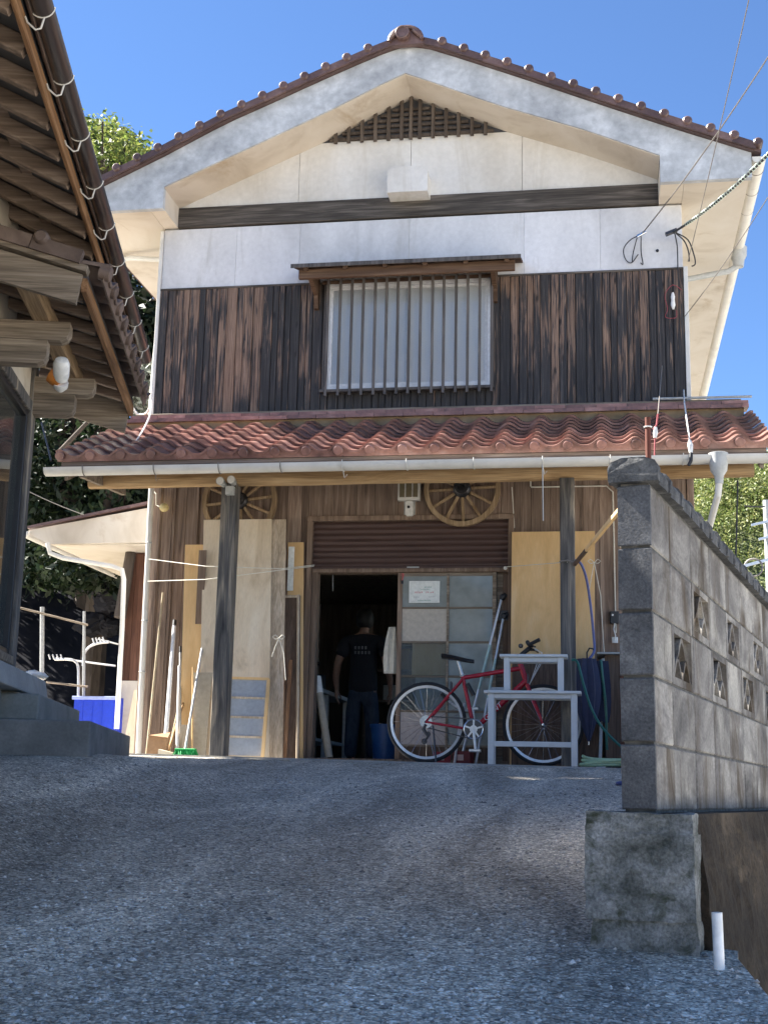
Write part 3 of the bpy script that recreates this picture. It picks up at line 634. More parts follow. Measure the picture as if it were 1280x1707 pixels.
# gutter
gz_ = W(640, 771, YE-.06).z
GUT = half_gutter(V((PX0-.06, YE-.06, gz_)), V((PX1+.06, YE-.06, gz_-.0)), .062, PVC, 'pent_gutter', HOUSE)
for k, px in enumerate((138, 256, 364, 467, 570, 677, 789, 904, 1017, 1139)):
    xx = W(px, 777, YE-.12).x
    mb = MB(); mb.tube([V((xx, YE-.06+.066*math.cos(w), gz_-.066*math.sin(w))) for w in [math.pi*j/8 for j in range(9)]]+[V((xx, YE-.125, gz_+.012))], .004, 5)
    if k % 3 == 1: mb.tube([V((xx, YE-.06, gz_-.066)), V((xx+.012, YE-.06, gz_-.12)), V((xx+.03, YE-.05, gz_-.09))], .003, 5)
    mb.build('gutter_hanger', BRK if k > 3 else WIRG, GUT)
hx = W(1198, 790, YE-.1)
mb = MB(); mb.lathe([(.03,-.16),(.035,-.10),(.062,-.06),(.07,-.0),(.075,.075),(.068,.078)], 14, Matrix.Translation(V((hx.x, YE-.075, gz_-.06)))); mb.build('hopper', PVG, GUT, smooth=True)
e_ = W(1181, 880, YE+.25)
mb = MB(); mb.tube([V((hx.x, YE-.075, gz_-.2)), V((hx.x-.01, YE-.06, gz_-.3)), e_, e_+(e_-V((hx.x-.01, YE-.06, gz_-.3)))*1.6, V((e_.x-.12, YE+.6, 0))], .026, 10); mb.build('downpipe', PVC, GUT, smooth=True)
# header beam on the posts
YPO = 10.62
zb0 = W(640, 806, YPO).z
def logbeam(xa, xb, y, z, r0, r1, name, mat, parent, sq=.7):
    mb = MB(); rowsl = []; n_ = 14
    for i in range(15):
        t_ = i/14; xx = xa+(xb-xa)*t_; r_ = r0+(r1-r0)*t_+.003*math.sin(i*1.7); ring_ = []
        for k in range(n_):
            w = 2*math.pi*k/n_; cs, sn = math.cos(w), math.sin(w)
            q = (abs(cs)**3.2+abs(sn)**3.2)**(-1/3.2)
            ring_.append(V((xx, y+cs*q*r_*.85, z+sn*q*r_)))
        rowsl.append(ring_+[ring_[0]])
    mb.quads(rowsl); mb.add(rowsl[0][:-1], [tuple(range(n_))]); mb.add(rowsl[-1][:-1], [tuple(range(n_))])
    return mb.build(name, mat, parent, smooth=True)
logbeam(W(150,813,YPO).x, W(1256,800,YPO).x, YPO, zb0+.062, .066, .062, 'header_beam', LOG, HOUSE)
bx = W(148, 800, YPO-.1)
MB().hexa([(PX0+.16,YE+.10,zb0-.02),(PX0+.2,YE+.10,zb0-.02),(PX0+.2,YPO+.5,zb0+.05),(PX0+.16,YPO+.5,zb0+.05),(PX0+.16,YE+.10,zb0+.07),(PX0+.2,YE+.10,zb0+.07),(PX0+.2,YPO+.5,zb0+.2),(PX0+.16,YPO+.5,zb0+.2)]).build('bracket_board', GRYW, HOUSE)
def post(px0, px1, pyb, pyt):
    a = W(px0, pyb, YPO-.05); b = W(px1, pyb, YPO-.05); zt_ = zb0+.01
    at_ = W(px0+13*(1 if px0 < 640 else -.25), 830, YPO-.05)
    w_ = b.x-a.x; xc = (a.x+b.x)/2
    return MB().cham(xc-w_/2, xc+w_/2, YPO-w_/2, YPO+w_/2, zf(xc)-.02, zt_, .007).build('porch_post', POST, HOUSE)
post(350, 376, 1240, 825); post(934, 959, 1080, 800)
# --- lower wall boards
def vboards(x0, x1, z0, z1, mat, parent, wmin=.10, wmax=.15, y=YW, name='board'):
    x = x0
    while x < x1-.01:
        xb = min(x+R.uniform(wmin, wmax), x1)
        if x1-xb < .04: xb = x1
        MB().cham(x+.0012, xb-.0012, y-.014-R.uniform(0,.003), y+.02, z0, z1, .003).build(name, mat, parent); x = xb
LOW = MB().bb(XL, XR, YW+.0205, YW+.0295, 2.16, 2.95).build('lower_wall', BRN, HOUSE)
ox0, ox1 = -2.655, -.775
vboards(XL, ox0, -.02, 2.9, BRN, LOW); vboards(ox0, ox1, 2.175, 2.9, BRN, LOW, .16, .24); vboards(ox1, XR-.025, -.05, 2.9, BRN, LOW, .11, .19)
for px in (258, 283, 322): xx = W(px, 1000, YW-.02).x; MB().cham(xx-.012, xx+.012, YW-.032, YW-.0175, 0, 2.9, .002).build('batten', BRN, LOW)
# --- doorway: frame, roller shutter, sliding door
zt0 = W(690, 868, YW).z; zh = W(690, 948, YW).z
DOOR = MB().cham(ox0, ox1, YW-.05, YW+.11, zt0-.002, zt0+.045, .005, 'x').build('doorway', JMB, HOUSE)
dl = W(526, 1100, YW).x
MB().cham(ox0, ox0+.05, YW-.05, YW+.11, .0, zt0-.003, .004).build('jamb', JMB, DOOR)
MB().cham(ox0+.051, dl-.002, YW-.02, YW+.11, .0, zh-.001, .004).build('jamb', JMB, DOOR)
MB().cham(ox1-.05, ox1, YW-.05, YW+.11, -.03, zt0-.003, .004).build('jamb', JMB, DOOR)
MB().cham(dl-.045, ox1-.051, YW-.035, YW+.11, zh-.035, zh+.0, .004, 'x').build('lintel', JMB, DOOR)
MB().cham(dl-.045, ox1-.051, YW-.03, YW+.11, -.02, .018, .004, 'x').build('sill', JMB, DOOR)
ns = 8
SH = MB().bb(ox0+.052, ox1-.052, YW+.02, YW+.03, zh+.002, zt0-.003).build('roller_shutter', SHUT, DOOR) if False else None
for k in range(ns):
    za = zh+.012+(zt0-.006-zh-.012)*k/ns; zb = zh+.012+(zt0-.006-zh-.012)*(k+1)/ns; prf = []
    for j in range(7):
        t_ = j/6; prf.append((YW-.002-.016*math.sin(math.pi*min(1, t_*1.15)), za+(zb-za)*t_))
    mb = MB(); mb.quads([[V((ox0+.051, y, z)) for y, z in prf]+[V((ox0+.051, YW+.02, zb)), V((ox0+.051, YW+.02, za))], [V((ox1-.051, y, z)) for y, z in prf]+[V((ox1-.051, YW+.02, zb)), V((ox1-.051, YW+.02, za))]])
    mb.build('shutter_slat', SHUT, DOOR, smooth=True)
MB().cham(ox0+.052, ox1-.052, YW-.028, YW-.004, zh+.001, zh+.016, .002, 'x').build('shutter_bar', SHUT, DOOR)
MB().bb(W(678,947,YW-.04).x, W(698,947,YW-.04).x, YW-.034, YW-.029, zh+.002, zh+.014).build('shutter_latch', PVG, DOOR)
# sliding glass door: two columns of five panes
sx0, sx1, sxm = W(661, 1100, YW+.02).x, W(827, 1100, YW+.02).x, W(745.5, 1100, YW+.02).x
SD = MB().cham(sx0, sx0+.042, YW+.005, YW+.035, .02, zh-.036, .003).build('sliding_door', JMB, HOUSE)
zr_ = [W(700, py, YW+.02).z for py in (1013.5, 1070.5, 1127.5, 1185.5, 1243)]
MB().cham(sx1-.035, sx1, YW+.005, YW+.035, .02, zh-.036, .003).build('stile', GRYW, SD)
MB().cham(sxm-.011, sxm+.011, YW+.006, YW+.034, .02, zh-.036, .003).build('muntin', GRYW, SD)
zz = [zh-.036-.015]+zr_
for i, z in enumerate(zz): MB().cham(sx0+.043, sx1-.036, YW+.008, YW+.032, z-(.009 if i else .015), z+(.009 if i else .0145), .002, 'x').build('rail', GRYW, SD)
MB().cham(sx0+.043, sx1-.036, YW+.010, YW+.030, .02, zr_[-1]-.0095, .002, 'x').build('bottom_panel', DOORB, SD)
GLC = glassmat('clearer_door_glass', (.85,.88,.88), .12, (.5,.54,.53), .05); BEI = simple('beige_board', (.50,.45,.38), .7); PNK = simple('pink_grey_board', (.42,.38,.37), .7)
for j in range(5):
    za, zb = zz[j]-.0095, zz[j+1]+.0095
    for i, (xa, xb) in enumerate(((sx0+.043, sxm-.0115), (sxm+.0115, sx1-.036))):
        m_ = BEI if (i, j) == (0, 1) else PNK if (i, j) == (0, 4) else GLC if (i, j) in ((0, 2), (0, 3)) else GLD
        MB().bb(xa, xb, YW+.018, YW+.022, zb, za).build('pane', m_, SD)
# second leaf just showing behind it
SD2 = MB().cham(W(828,1100,YW+.06).x, W(838,1100,YW+.06).x, YW+.045, YW+.07, .02, zh-.037, .003).build('rear_sliding_door', GRYW, HOUSE)
MB().bb(W(750,1100,YW+.06).x, W(828,1100,YW+.06).x-.001, YW+.055, YW+.059, .25, zh-.037).build('pane', GLD, SD2)
MB().bb(W(750,1100,YW+.06).x, W(828,1100,YW+.06).x-.001, YW+.05, YW+.064, .02, .249).build('bottom_panel', DOORB, SD2)
MB().cham(W(838,1100,YW+.06).x+.001, ox1-.051, YW+.04, YW+.1, -.03, zh-.037, .002).build('stile', DOORB, SD2)
# conduits on the wall
mb = MB(); q = [W(885,811,YW-.03), W(1010,810,YW-.03), W(1021,820,YW-.03), W(1026,1055,YW-.03)]; q[0].z = q[1].z
mb.tube(q, .007, 6); mb.build('conduit', CORD, HOUSE)
mb = MB(); mb.tube([W(884,800,YW-.03), W(884,811,YW-.03)], .007, 6); mb.tube([W(853,812,YW-.03), W(857,880,YW-.03)], .005, 6); mb.build('conduit', CORD, HOUSE)
# ================================================================== LEFT HOUSE (its own axes: x to the right, y away, turned 14 degrees)
TL_ = rad(14.05); ML = Matrix.Rotation(TL_, 4, 'Z'); MLi = ML.inverted()
EX, EY = ML @ V((1,0,0)), ML @ V((0,1,0))
def LX(px, py, x): return MLi @ plane(px, py, EX*x, EX)
def LY(px, py, y): return MLi @ plane(px, py, EY*y, EY)
LH = thing('tiled_house', 'old timber house with two tiers of tiled eaves and brown gutter beside the driveway', 'house', ML @ V((-3.2, 6, -.2)), TL_)
def lb(mb, name, mat, parent=LH, smooth=False, **k): return mb.build(name, mat, parent, smooth, ML, **k)
XW, YC = -1.64, 8.4
lb(MB().bb(-6.5, XW-.10, 1.5, YC-.1, -.6, 3.05), 'wall', INTP)
lb(MB().bb(XW-.095, XW, 1.5, YC-.14, 2.135, 3.0), 'plaster_panel', PLS)
lb(MB().cham(XW-.09, XW+.02, 1.5, YC-.13, 2.055, 2.134, .006, 'y'), 'header_beam', POST)
lb(MB().cham(XW-.10, XW+.022, YC-.125, YC, .40, 2.70, .006), 'corner_post', POST)
lb(MB().bb(XW-.10, XW-.03, 1.5, YC-.13, -.6, .44), 'foundation', LEDG)
lb(MB().cham(XW-.09, XW+.03, 1.5, YC-.13, .445, .50, .006, 'y'), 'window_sill', GRYW)
WG = lb(MB().bb(XW-.04, XW-.034, 1.5, YC-.175, .54, 2.02), 'window', glassmat('house_glass', (.5,.55,.53), .22, (.22,.24,.22), .015))
lb(MB().cham(XW-.06, XW-.0, YC-.17, YC-.13, .502, 2.052, .004), 'frame', BLK_, WG)
lb(MB().cham(XW-.06, XW-.0, 7.0, 7.04, .502, 2.052, .004), 'frame', BLK_, WG)
lb(MB().cham(XW-.06, XW-.0, 1.5, 6.999, 2.02, 2.053, .004, 'y'), 'frame', BLK_, WG)
lb(MB().cham(XW-.06, XW-.0, 7.041, YC-.171, 2.02, 2.053, .004, 'y'), 'frame', BLK_, WG)
lb(MB().cham(XW-.06, XW-.0, 7.041, YC-.171, .502, .54, .004, 'y'), 'frame', BLK_, WG)
lb(MB().cham(XW-.06, XW-.0, 1.5, 6.999, .502, .54, .004, 'y'), 'frame', BLK_, WG)
# a dim room behind the glass gives it something to show
# upper roof
UE, UZ, US = -1.14, 2.785, .466
def uz(x): return UZ+(UE-x)*US
UR = lb(MB().hexa([(-5.6,1.2,uz(-5.6)),(UE+.03,1.2,uz(UE+.03)),(UE+.03,9.5,uz(UE+.03)),(-5.6,9.5,uz(-5.6)),(-5.6,1.2,uz(-5.6)+.035),(UE+.03,1.2,uz(UE+.03)+.035),(UE+.03,9.5,uz(UE+.03)+.035),(-5.6,9.5,uz(-5.6)+.035)]), 'upper_roof', INTD)
OLDT = M_('weathered_tile', [(.3, (.08,.055,.045)), (.7, (.19,.14,.115))], (1,1,1), 6, .6, .15, .003, .15, .3)
TEO, TMO = TE.copy(), TM.copy()
for q in (TEO, TMO): q.materials.clear(); q.materials.append(OLDT)
for k in range(24):
    y = 2.3+.31*k+.02
    if y > 9.3: break
    lb(MB().bar(V((UE+.0, y, UZ-.042)), V((-4.0, y, uz(-4.0)-.042)), .055, .08, c=.007), 'rafter', RAF, UR)
for k in range(5):
    x = UE-.28-k*.33
    lb(MB().cham(x-.03, x+.03, 1.25, 9.45, uz(x)-.012, uz(x)-.001, .002, 'y'), 'sheathing_board', RAF, UR)
lb(MB().cham(UE+.006, UE+.028, 1.2, 9.5, UZ-.075, UZ+.012, .004, 'y'), 'fascia', FASC, UR)
lb(MB().cham(UE-.1, UE-.04, 1.2, 9.48, UZ-.0, UZ+.03, .004, 'y'), 'batten', FASC, UR) if False else None
sA = math.atan(US)
def tile_mat(x, y, z, s_):
    c_, n_ = math.cos(s_), math.sin(s_)
    return ML @ Matrix(((0, -c_, n_, x), (1, 0, 0, y), (0, n_, c_, z), (0, 0, 0, 1)))
for r_ in range(2):
    for c_ in range(31):
        x = UE+.075-.2*r_*math.cos(sA)
        link('eave_tile' if r_ == 0 else 'tile', TEO if r_ == 0 else TMO, UR, tile_mat(x, 1.35+c_*cw, uz(UE+.03)+.045-.035+.2*r_*math.sin(sA), sA))
GU = None
def lgutter(x, y0, y1, z, r_, mat, parent):
    mb = MB(); R1 = [[V((x+math.cos(w)*rr, 0, z-math.sin(w)*rr)) for w in [math.pi*k/12 for k in range(13)]] for rr in (r_, r_-.005)]
    rg = R1[0]+R1[1][::-1]; n_ = len(rg)
    mb.add([p+V((0,y0,0)) for p in rg]+[p+V((0,y1,0)) for p in rg], [(i,(i+1)%n_,n_+(i+1)%n_,n_+i) for i in range(n_)])
    for y in (y0, y1): mb.add([p+V((0,y,0)) for p in R1[0]], [tuple(range(13))])
    return lb(mb, 'gutter', mat, parent, True)
GX, GZ = -1.045, 2.81
GU = lgutter(GX, 1.3, 9.35, GZ, .047, GUTB, UR)
for k in range(17):
    y = 2.3+.52*k
    if y > 9.3: break
    mb = MB(); mb.tube([V((UE+.03, y, GZ-.05)), V((UE+.04, y, GZ-.075)), V((GX-.02, y, GZ-.105)), V((GX+.0, y, GZ-.098)), V((GX+.01, y, GZ-.05))], .0042, 6)
    mb.tube([V((GX+.050*math.cos(w), y, GZ-.050*math.sin(w))) for w in [math.pi*j/10 for j in range(9)]], .003, 6)
    lb(mb, 'gutter_bracket', BRK, GU, True)
# lower roof
LE, LZ, LS = -1.10, 2.37, .27
def lz(x): return LZ+(LE-x)*LS
y0_, y1_ = 6.74, 9.08
LR = lb(MB().hexa([(XW,y0_,lz(XW)),(LE+.02,y0_,lz(LE+.02)),(LE+.02,y1_,lz(LE+.02)),(XW,y1_,lz(XW)),(XW,y0_,lz(XW)+.03),(LE+.02,y0_,lz(LE+.02)+.03),(LE+.02,y1_,lz(LE+.02)+.03),(XW,y1_,lz(XW)+.03)]), 'lower_roof', INTD)
for k in range(8):
    y = 6.92+.268*k
    lb(MB().bar(V((LE-.02, y, lz(LE-.02)-.034)), V((XW-.05, y, lz(XW-.05)-.034)), .05, .064, c=.006), 'rafter', RAF, LR)
lb(MB().cham(LE-.012, LE+.02, y0_-.02, y1_+.03, LZ-.075, LZ+.0, .005, 'y'), 'fascia', FASC, LR)
sB = math.atan(LS)
for r_ in range(2):
    for c_ in range(9):
        link('eave_tile' if r_ == 0 else 'tile', TEO if r_ == 0 else TMO, LR, tile_mat(LE+.115-.2*r_*math.cos(sB), y0_-.01+c_*cw, LZ+.012+.2*r_*math.sin(sB), sB))
for (y, za, zb, name) in ((y0_-.045, -.16, .01, 'barge_board'), (y1_+.005, -.21, -.0, 'barge_board')):
    lb(MB().hexa([(XW-.6,y,lz(XW-.6)+za),(LE-.03,y,lz(LE-.03)+za),(LE-.03,y+.035,lz(LE-.03)+za),(XW-.6,y+.035,lz(XW-.6)+za),(XW-.6,y,lz(XW-.6)+zb),(LE-.005,y,lz(LE-.005)+zb),(LE-.005,y+.035,lz(LE-.005)+zb),(XW-.6,y+.035,lz(XW-.6)+zb)]), name, GRYW, LR)
lb(MB().bar(V((LE+.02, y0_-.03, LZ+.035)), V((XW-.6, y0_-.03, lz(XW-.6)+.05)), .09, .035), 'rake_trim', GRYW, LR)
for k in range(3):
    xa, xb = LE-.01-.27*k, LE-.275-.27*k
    mb = MB(); mb.bar(V((xa, y0_-.07, lz(xa)+.09)), V((xb, y0_-.07, lz(xb)+.09)), .05, .075); mb.tube([V((xb+.05, y0_-.12, lz(xb)+.115)), V((xb+.05, y0_-.1, lz(xb)+.115)), V((xb+.05, y0_+.02, lz(xb)+.115))], [.028, .042, .044], 12)
    lb(mb, 'rake_tile', OLDT, LR, True)
# purlin on two rounded arms
lb(MB().cham(-1.455, -1.345, y0_, YC+.05, 2.30, 2.395, .012, 'y'), 'purlin', PUR)
def arm_(y, xe, z0, z1, w_):
    pts = [V((XW-.02, y, z0)), V((xe-.05, y, z0)), V((xe-.015, y, z0+.015)), V((xe, y, z0+.05)), V((xe, y, z1)), V((XW-.02, y, z1))]
    lb(MB().prism(pts, V((0, w_, 0))), 'support_arm', GRYW)
for y in (7.22, 8.28):
    arm_(y, -1.24, 2.19, 2.299, .10); arm_(y+.004, -1.36, 2.05, 2.188, .092)
lb(MB().cham(-1.60, -1.52, YC-.36, YC-.30, 2.30, 2.62, .004), 'strut', PUR)
# steps to the door and the concrete ledge
STEP2 = M_('step_concrete_pale', [(.3, (.17,.19,.185)), (.7, (.28,.30,.285))], (1,1,1), 3.5, .85, .2, .004, .05, .3, fine=((1,1,1), 60, .15))
STP = thing('entrance_steps', 'dark concrete entrance steps of the house by the driveway', 'steps', ML @ V((-1.5, 9, -.2)), TL_)
def rbox(x0, x1, y0, y1, z0, z1, c=.012):
    return MB().bb(x0, x1, y0, y1, z0, z1)
lb(rbox(-2.6, -1.11, 8.23, 10.5, -.45, .118), 'step', STEP, STP)
lb(rbox(-2.6, -1.452, 8.36, 10.1, .1185, .282), 'step', STEP2, STP)
lb(MB().hexa([(-2.6,7.0,.30),(-1.57,7.0,.30),(-1.57,9.4,.30),(-2.6,9.4,.30),(-2.6,7.0,.44),(-1.60,7.0,.44),(-1.60,9.4,.44),(-2.6,9.4,.44)]), 'ledge', LEDG, STP)
lb(MB().bb(-2.6, -1.60, 8.45, 9.3, .283, .2995), 'ledge_base', STEP, STP)
for ch in STP.children:
    bv = ch.modifiers.new('bevel', 'BEVEL'); bv.width = .012; bv.segments = 2; bv.limit_method = 'ANGLE'
# lamp on the purlin
lp = LX(97, 628, -1.325)
LA = thing('eave_lamp', 'white tubular lamp with orange base fixed under the eaves', 'lamp', ML @ lp, TL_)
ax_ = V((.25, .62, -.45)).normalized()
mb = MB(); mb.tube([lp+V((-.03,0,.02)), lp+V((.0,0,.0)), lp+V((.03,0,-.02))], [.06, .062, .05], 16); lb(mb, 'lamp_base', ORNG, LA, True)
mb = MB(); a_ = lp+V((.02,-.01,-.02)); ax2 = V((.05, -.35, .30)).normalized()
mb.tube([a_+ax2*.0, a_+ax2*.03, a_+ax2*.11, a_+ax2*.135, a_+ax2*.145], [.04, .047, .047, .036, .012], 14); lb(mb, 'lamp_tube', PORC, LA, True)
mb = MB(); mb.tube([a_-ax2*.02, a_-ax2*.05, a_-ax2*.075], [.045, .042, .02], 14); lb(mb, 'lamp_cap', PORC, LA, True)

# ================================================================== BLOCK WALL ON ITS RETAINING WALL
WA = rad(-13.4); OB = V((.149, 4.09, 0)); MBW = Matrix.Translation(OB) @ Matrix.Rotation(WA, 4, 'Z')
BW = thing('block_wall', 'stained concrete block wall with pierced blocks and rounded caps', 'wall', OB+V((0, .1, -.3)), WA)
def wb(mb, name, mat, parent=None, smooth=False, **k): return mb.build(name, mat, parent or BW, smooth, MBW, **k)
Z0, CH = -.308, .1995
joints = [0, .30]+[.30+.4*k for k in range(1, 20)]
LW = joints[-1]
# shared meshes for the plain and the pierced block
def blockmesh(w_):
    mb = MB(); c = .004; y0, y1, z0, z1 = .004, w_-.004, .004, CH-.004
    a = [V((0,y0+c,z0+c)),V((0,y1-c,z0+c)),V((0,y1-c,z1-c)),V((0,y0+c,z1-c))]; b = [V((-c,y0,z0)),V((-c,y1,z0)),V((-c,y1,z1)),V((-c,y0,z1))]
    mb.quads([a+[a[0]], b+[b[0]], [p+V((-.1+2*c,0,0)) for p in b+[b[0]]], [p+V((-.1,0,0)) for p in a+[a[0]]]]); mb.add(a, [(0,1,2,3)]); mb.add([p+V((-.1,0,0)) for p in a], [(3,2,1,0)])
    return mb.mesh('block', BLKM)
def piercedmesh():
    mb = MB(); w_ = .4; y0, y1, z0, z1 = .004, w_-.004, .004, CH-.004; m_ = .036
    mb.bb(-.1, 0, y0, y0+m_, z0, z1); mb.bb(-.1, 0, y1-m_, y1, z0, z1); mb.bb(-.099, -.001, y0+m_, y1-m_, z0, z0+.026); mb.bb(-.099, -.001, y0+m_, y1-m_, z1-.022, z1)
    def arch(yc, zb, R_, H, t_=.02):
        n_ = 10; o = []; i_ = []
        for k in range(n_+1):
            w = math.pi*k/n_; o.append((yc+R_*math.cos(w), zb+H*(1-abs(math.cos(w))**1.5))); i_.append((yc+(R_-t_)*math.cos(w), zb+max(0, (H-t_*1.1))*(1-abs(math.cos(w))**1.5)))
        fr = [V((-.004, a, b)) for a, b in o]; fi = [V((-.004, a, b)) for a, b in i_]
        mb.quads([fi, fr, [p-V((.092,0,0)) for p in fr], [p-V((.092,0,0)) for p in fi], fi])
    arch(.122, .03, .08, .078, .017); arch(.278, .03, .08, .078, .017); arch(.2, .095, .085, .082, .017)
    mb.bb(-.08, -.014, .122, .278, .088, .102) if False else None
    return mb.mesh('pierced_block', BLKM)
bmA, bmB, bmP = blockmesh(.30), blockmesh(.4), piercedmesh()
for cidx in range(5):
    for j in range(len(joints)-1):
        top = 4-cidx; prc = (top == 2 and j % 2 == 1) or (top == 1 and j % 2 == 0 and j > 0)
        me = bmA if j == 0 else bmP if prc else bmB
        M = MBW @ Matrix.Translation(V((R.uniform(-.0015,.0015), joints[j], Z0+CH*cidx))) @ Matrix.Rotation(R.uniform(-.003,.003), 4, 'Z')
        link('pierced_block' if prc else 'block', me, BW, M)
mb = MB()
for cidx in range(6): mb.bb(-.094, -.005, .003, LW, Z0+CH*cidx-.0055, Z0+CH*cidx+.0055)
for j in range(len(joints)):
    for cidx in range(5): mb.bb(-.0935, -.0055, joints[j]-.006+.009*(j == 0), joints[j]+.006, Z0+CH*cidx+.0056, Z0+CH*(cidx+1)-.0056)
wb(mb, 'mortar_joints', JOIN)
def rough(mb, amp, seed, nsub=2):
    """break up a mesh: subdivide, then push every vertex about a little"""
    me = bpy.data.meshes.new('t'); me.from_pydata(mb.v, [], mb.f); bm = bmesh.new(); bm.from_mesh(me)
    bmesh.ops.remove_doubles(bm, verts=bm.verts, dist=1e-5)
    bmesh.ops.subdivide_edges(bm, edges=bm.edges, cuts=nsub, use_grid_fill=True)
    from mathutils import noise as nz
    for v in bm.verts: v.co += V(nz.noise_vector(v.co*14+V((seed,seed*2,0))))*amp + V(nz.noise_vector(v.co*55+V((seed,0,0))))*amp*.35
    o = MB(); bm.verts.index_update(); o.v = [tuple(v.co) for v in bm.verts]; o.f = [tuple(v.index for v in f.verts) for f in bm.faces]; bm.free(); bpy.data.meshes.remove(me); return o
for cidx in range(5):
    b = MB().cham(-.101, .001, -.014, .0, Z0+CH*cidx+.005, Z0+CH*(cidx+1)-.004, .004, 'x'); wb(rough(b, .0025, cidx, 4), 'shaded_end_face', MORT_SHADE)  # plates on the end face, coloured darker to carry its shade
# cap pieces
cap = [(-.124,0),(-.126,.04),(-.116,.06),(-.085,.073),(-.05,.077),(-.012,.073),(.018,.06),(.030,.04),(.028,0)]
ztp = Z0+CH*5+.005; s_ = -.03; k = 0
while s_ < LW-.1:
    L_ = .2; sc0 = 1.0; mb = MB()
    secs = [(s_, 1.05), (s_+.03, 1.05), (s_+.045, .93), (s_+L_-.004, .97)]
    rws = [[V((-.049+(a+.049)*f_, y, ztp+b*f_)) for a, b in cap] for y, f_ in secs]
    mb.quads([r_+[r_[0]] for r_ in rws]); mb.add(rws[0], [tuple(range(9))]); mb.add(rws[-1], [tuple(range(8,-1,-1))])
    wb(rough(mb, .005, k, 2) if k < 14 else mb, 'cap_block', CAPM, smooth=False); s_ += L_; k += 1
# retaining wall and end plinth
RW = thing('retaining_wall', 'brown stained concrete retaining wall under the block wall', 'wall', OB+V((.1, .1, -2)), WA)
mb = MB(); ysr = [.03+.035*k for k in range(90)]+[3.5, 5, 7, 9]; zsr = [-.312-.035*k for k in range(40)]+[-2.2, -3]
def rpt(y, z):
    x = .112-(z+.312)*.115; q = V((0, y*9, z*7)); n_ = nz.noise(q)*.012+nz.noise(q*3.7)*.006+nz.noise(q*11)*.003
    return V((x+n_*min(1, (-.30-z)*20), y, z))
from mathutils import noise as nz
mb.quads([[rpt(y, z) for z in zsr] for y in ysr]); mb.quads([[V((-.19, y, -.312)), rpt(y, zsr[0])] for y in ysr]); mb.quads([[V((-.19, .03, z)), rpt(.03, z)] for z in zsr]); mb.quads([[V((-.19, y, -3)), V((-.19, y, -.312))] for y in (.03, 9)])
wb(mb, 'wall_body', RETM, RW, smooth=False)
PLN = thing('end_plinth', 'weathered grey concrete plinth at the foot of the block wall', 'plinth', OB+V((0, -.05, -.7)), WA)
def pb(x0, x1, y0, y1, z0, z1, sd, amp, name): wb(rough(MB().bb(x0, x1, y0, y1, z0, z1), amp, sd, 16), name, PLNT, PLN)
pb(-.20, .118, -.075, .029, -.615, -.372, 1.0, .005, 'main_block'); pb(-.198, .116, -.071, .028, -.376, -.312, 2.0, .008, 'top_ledge'); pb(-.185, .122, -.062, .028, -.82, -.611, 4.0, .008, 'footing')
# white pipe stub by the edge
PS = thing('pipe_stub', 'short white plastic pipe standing upright at the driveway edge', 'pipe', (.298, 3.87, -.74))
mb = MB(); a_, b_ = V((.300, 3.87, -.80)), V((.296, 3.87, -.572))
mb.tube([a_, b_], .0148, 16, cap=False); mb.tube([b_, a_+V((0,0,.02))], .012, 16, cap=True); mb.tube([b_-V((0,0,.0005)), b_+V((0,0,.0005))], [.0148, .012], 16, cap=False); mb.build('pipe', PVW, PS, smooth=True)

# ================================================================== LEAN-TO AT THE LEFT OF THE HOUSE
YL = 12.3
LT = thing('lean_to_shed', 'cream lean-to shed with sloping roof at the left side of the house', 'shed', (-4.9, 12.8, 0))
a_, b_ = W(48, 884, YL), V((XL-.003, YL, 2.535)); zb_ = W(90, 907, YL).z
lo = W(84, 908, YL)
MB().prism([a_, V((a_.x+.02, YL, a_.z-.05)), V((lo.x, YL, zb_)), V((XL-.003, YL, zb_+.01)), V((XL-.003, YL, 2.50)), ], V((0,.03,0))).build('fascia', PLS, LT)
MB().hexa([(a_.x,YL-.03,a_.z+.012),(XL-.003,YL-.03,2.535),(XL-.003,16,2.535),(a_.x,16,a_.z+.012),(a_.x,YL-.03,a_.z+.04),(XL-.003,YL-.03,2.565),(XL-.003,16,2.565),(a_.x,16,a_.z+.04)]).build('roof', TILD, LT)
MB().hexa([(lo.x,YL+.031,zb_),(XL-.003,YL+.031,zb_-.02),(XL-.003,16,zb_-.02),(lo.x,16,zb_),(lo.x,YL+.031,zb_+.015),(XL-.003,YL+.031,zb_+.0),(XL-.003,16,zb_+.0),(lo.x,16,zb_+.015)]).build('soffit', PLS, LT)
wx = W(205, 1000, 12.75).x; zs = W(225, 1135, 12.75).z
x = wx
while x < XL-.03: MB().cham(x+.001, min(x+.12, XL-.004), 12.74, 12.77, zs, zb_-.021, .003).build('board', wood('red_brown_boards', (.05,.022,.014), (.11,.05,.032), (.17,.085,.055)) if x == wx else bpy.data.materials['red_brown_boards'], LT); x += .12
MB().bb(wx, XL-.004, 12.73, 12.78, -.1, zs-.001).build('lower_panel', PLS, LT)
MB().bb(wx, XL-.004, 12.781, 16, -.1, zb_-.021).build('wall', INTW, LT)
half_gutter(V((a_.x-.03, YL-.05, a_.z-.02)), V((a_.x-.03, 16, a_.z-.02)), .055, PVC, 'gutter', LT)
q = [W(80,905,YL-.06), W(84,922,YL-.06), W(105,930,YL-.06), W(188,944,YL-.08), W(204,950,YL-.1), W(207,966,YL-.1), W(204,1050,YL-.1), W(195,1215,YL-.1)]
MB().tube(q, .024, 10).build('downpipe', PVC, LT, smooth=True)

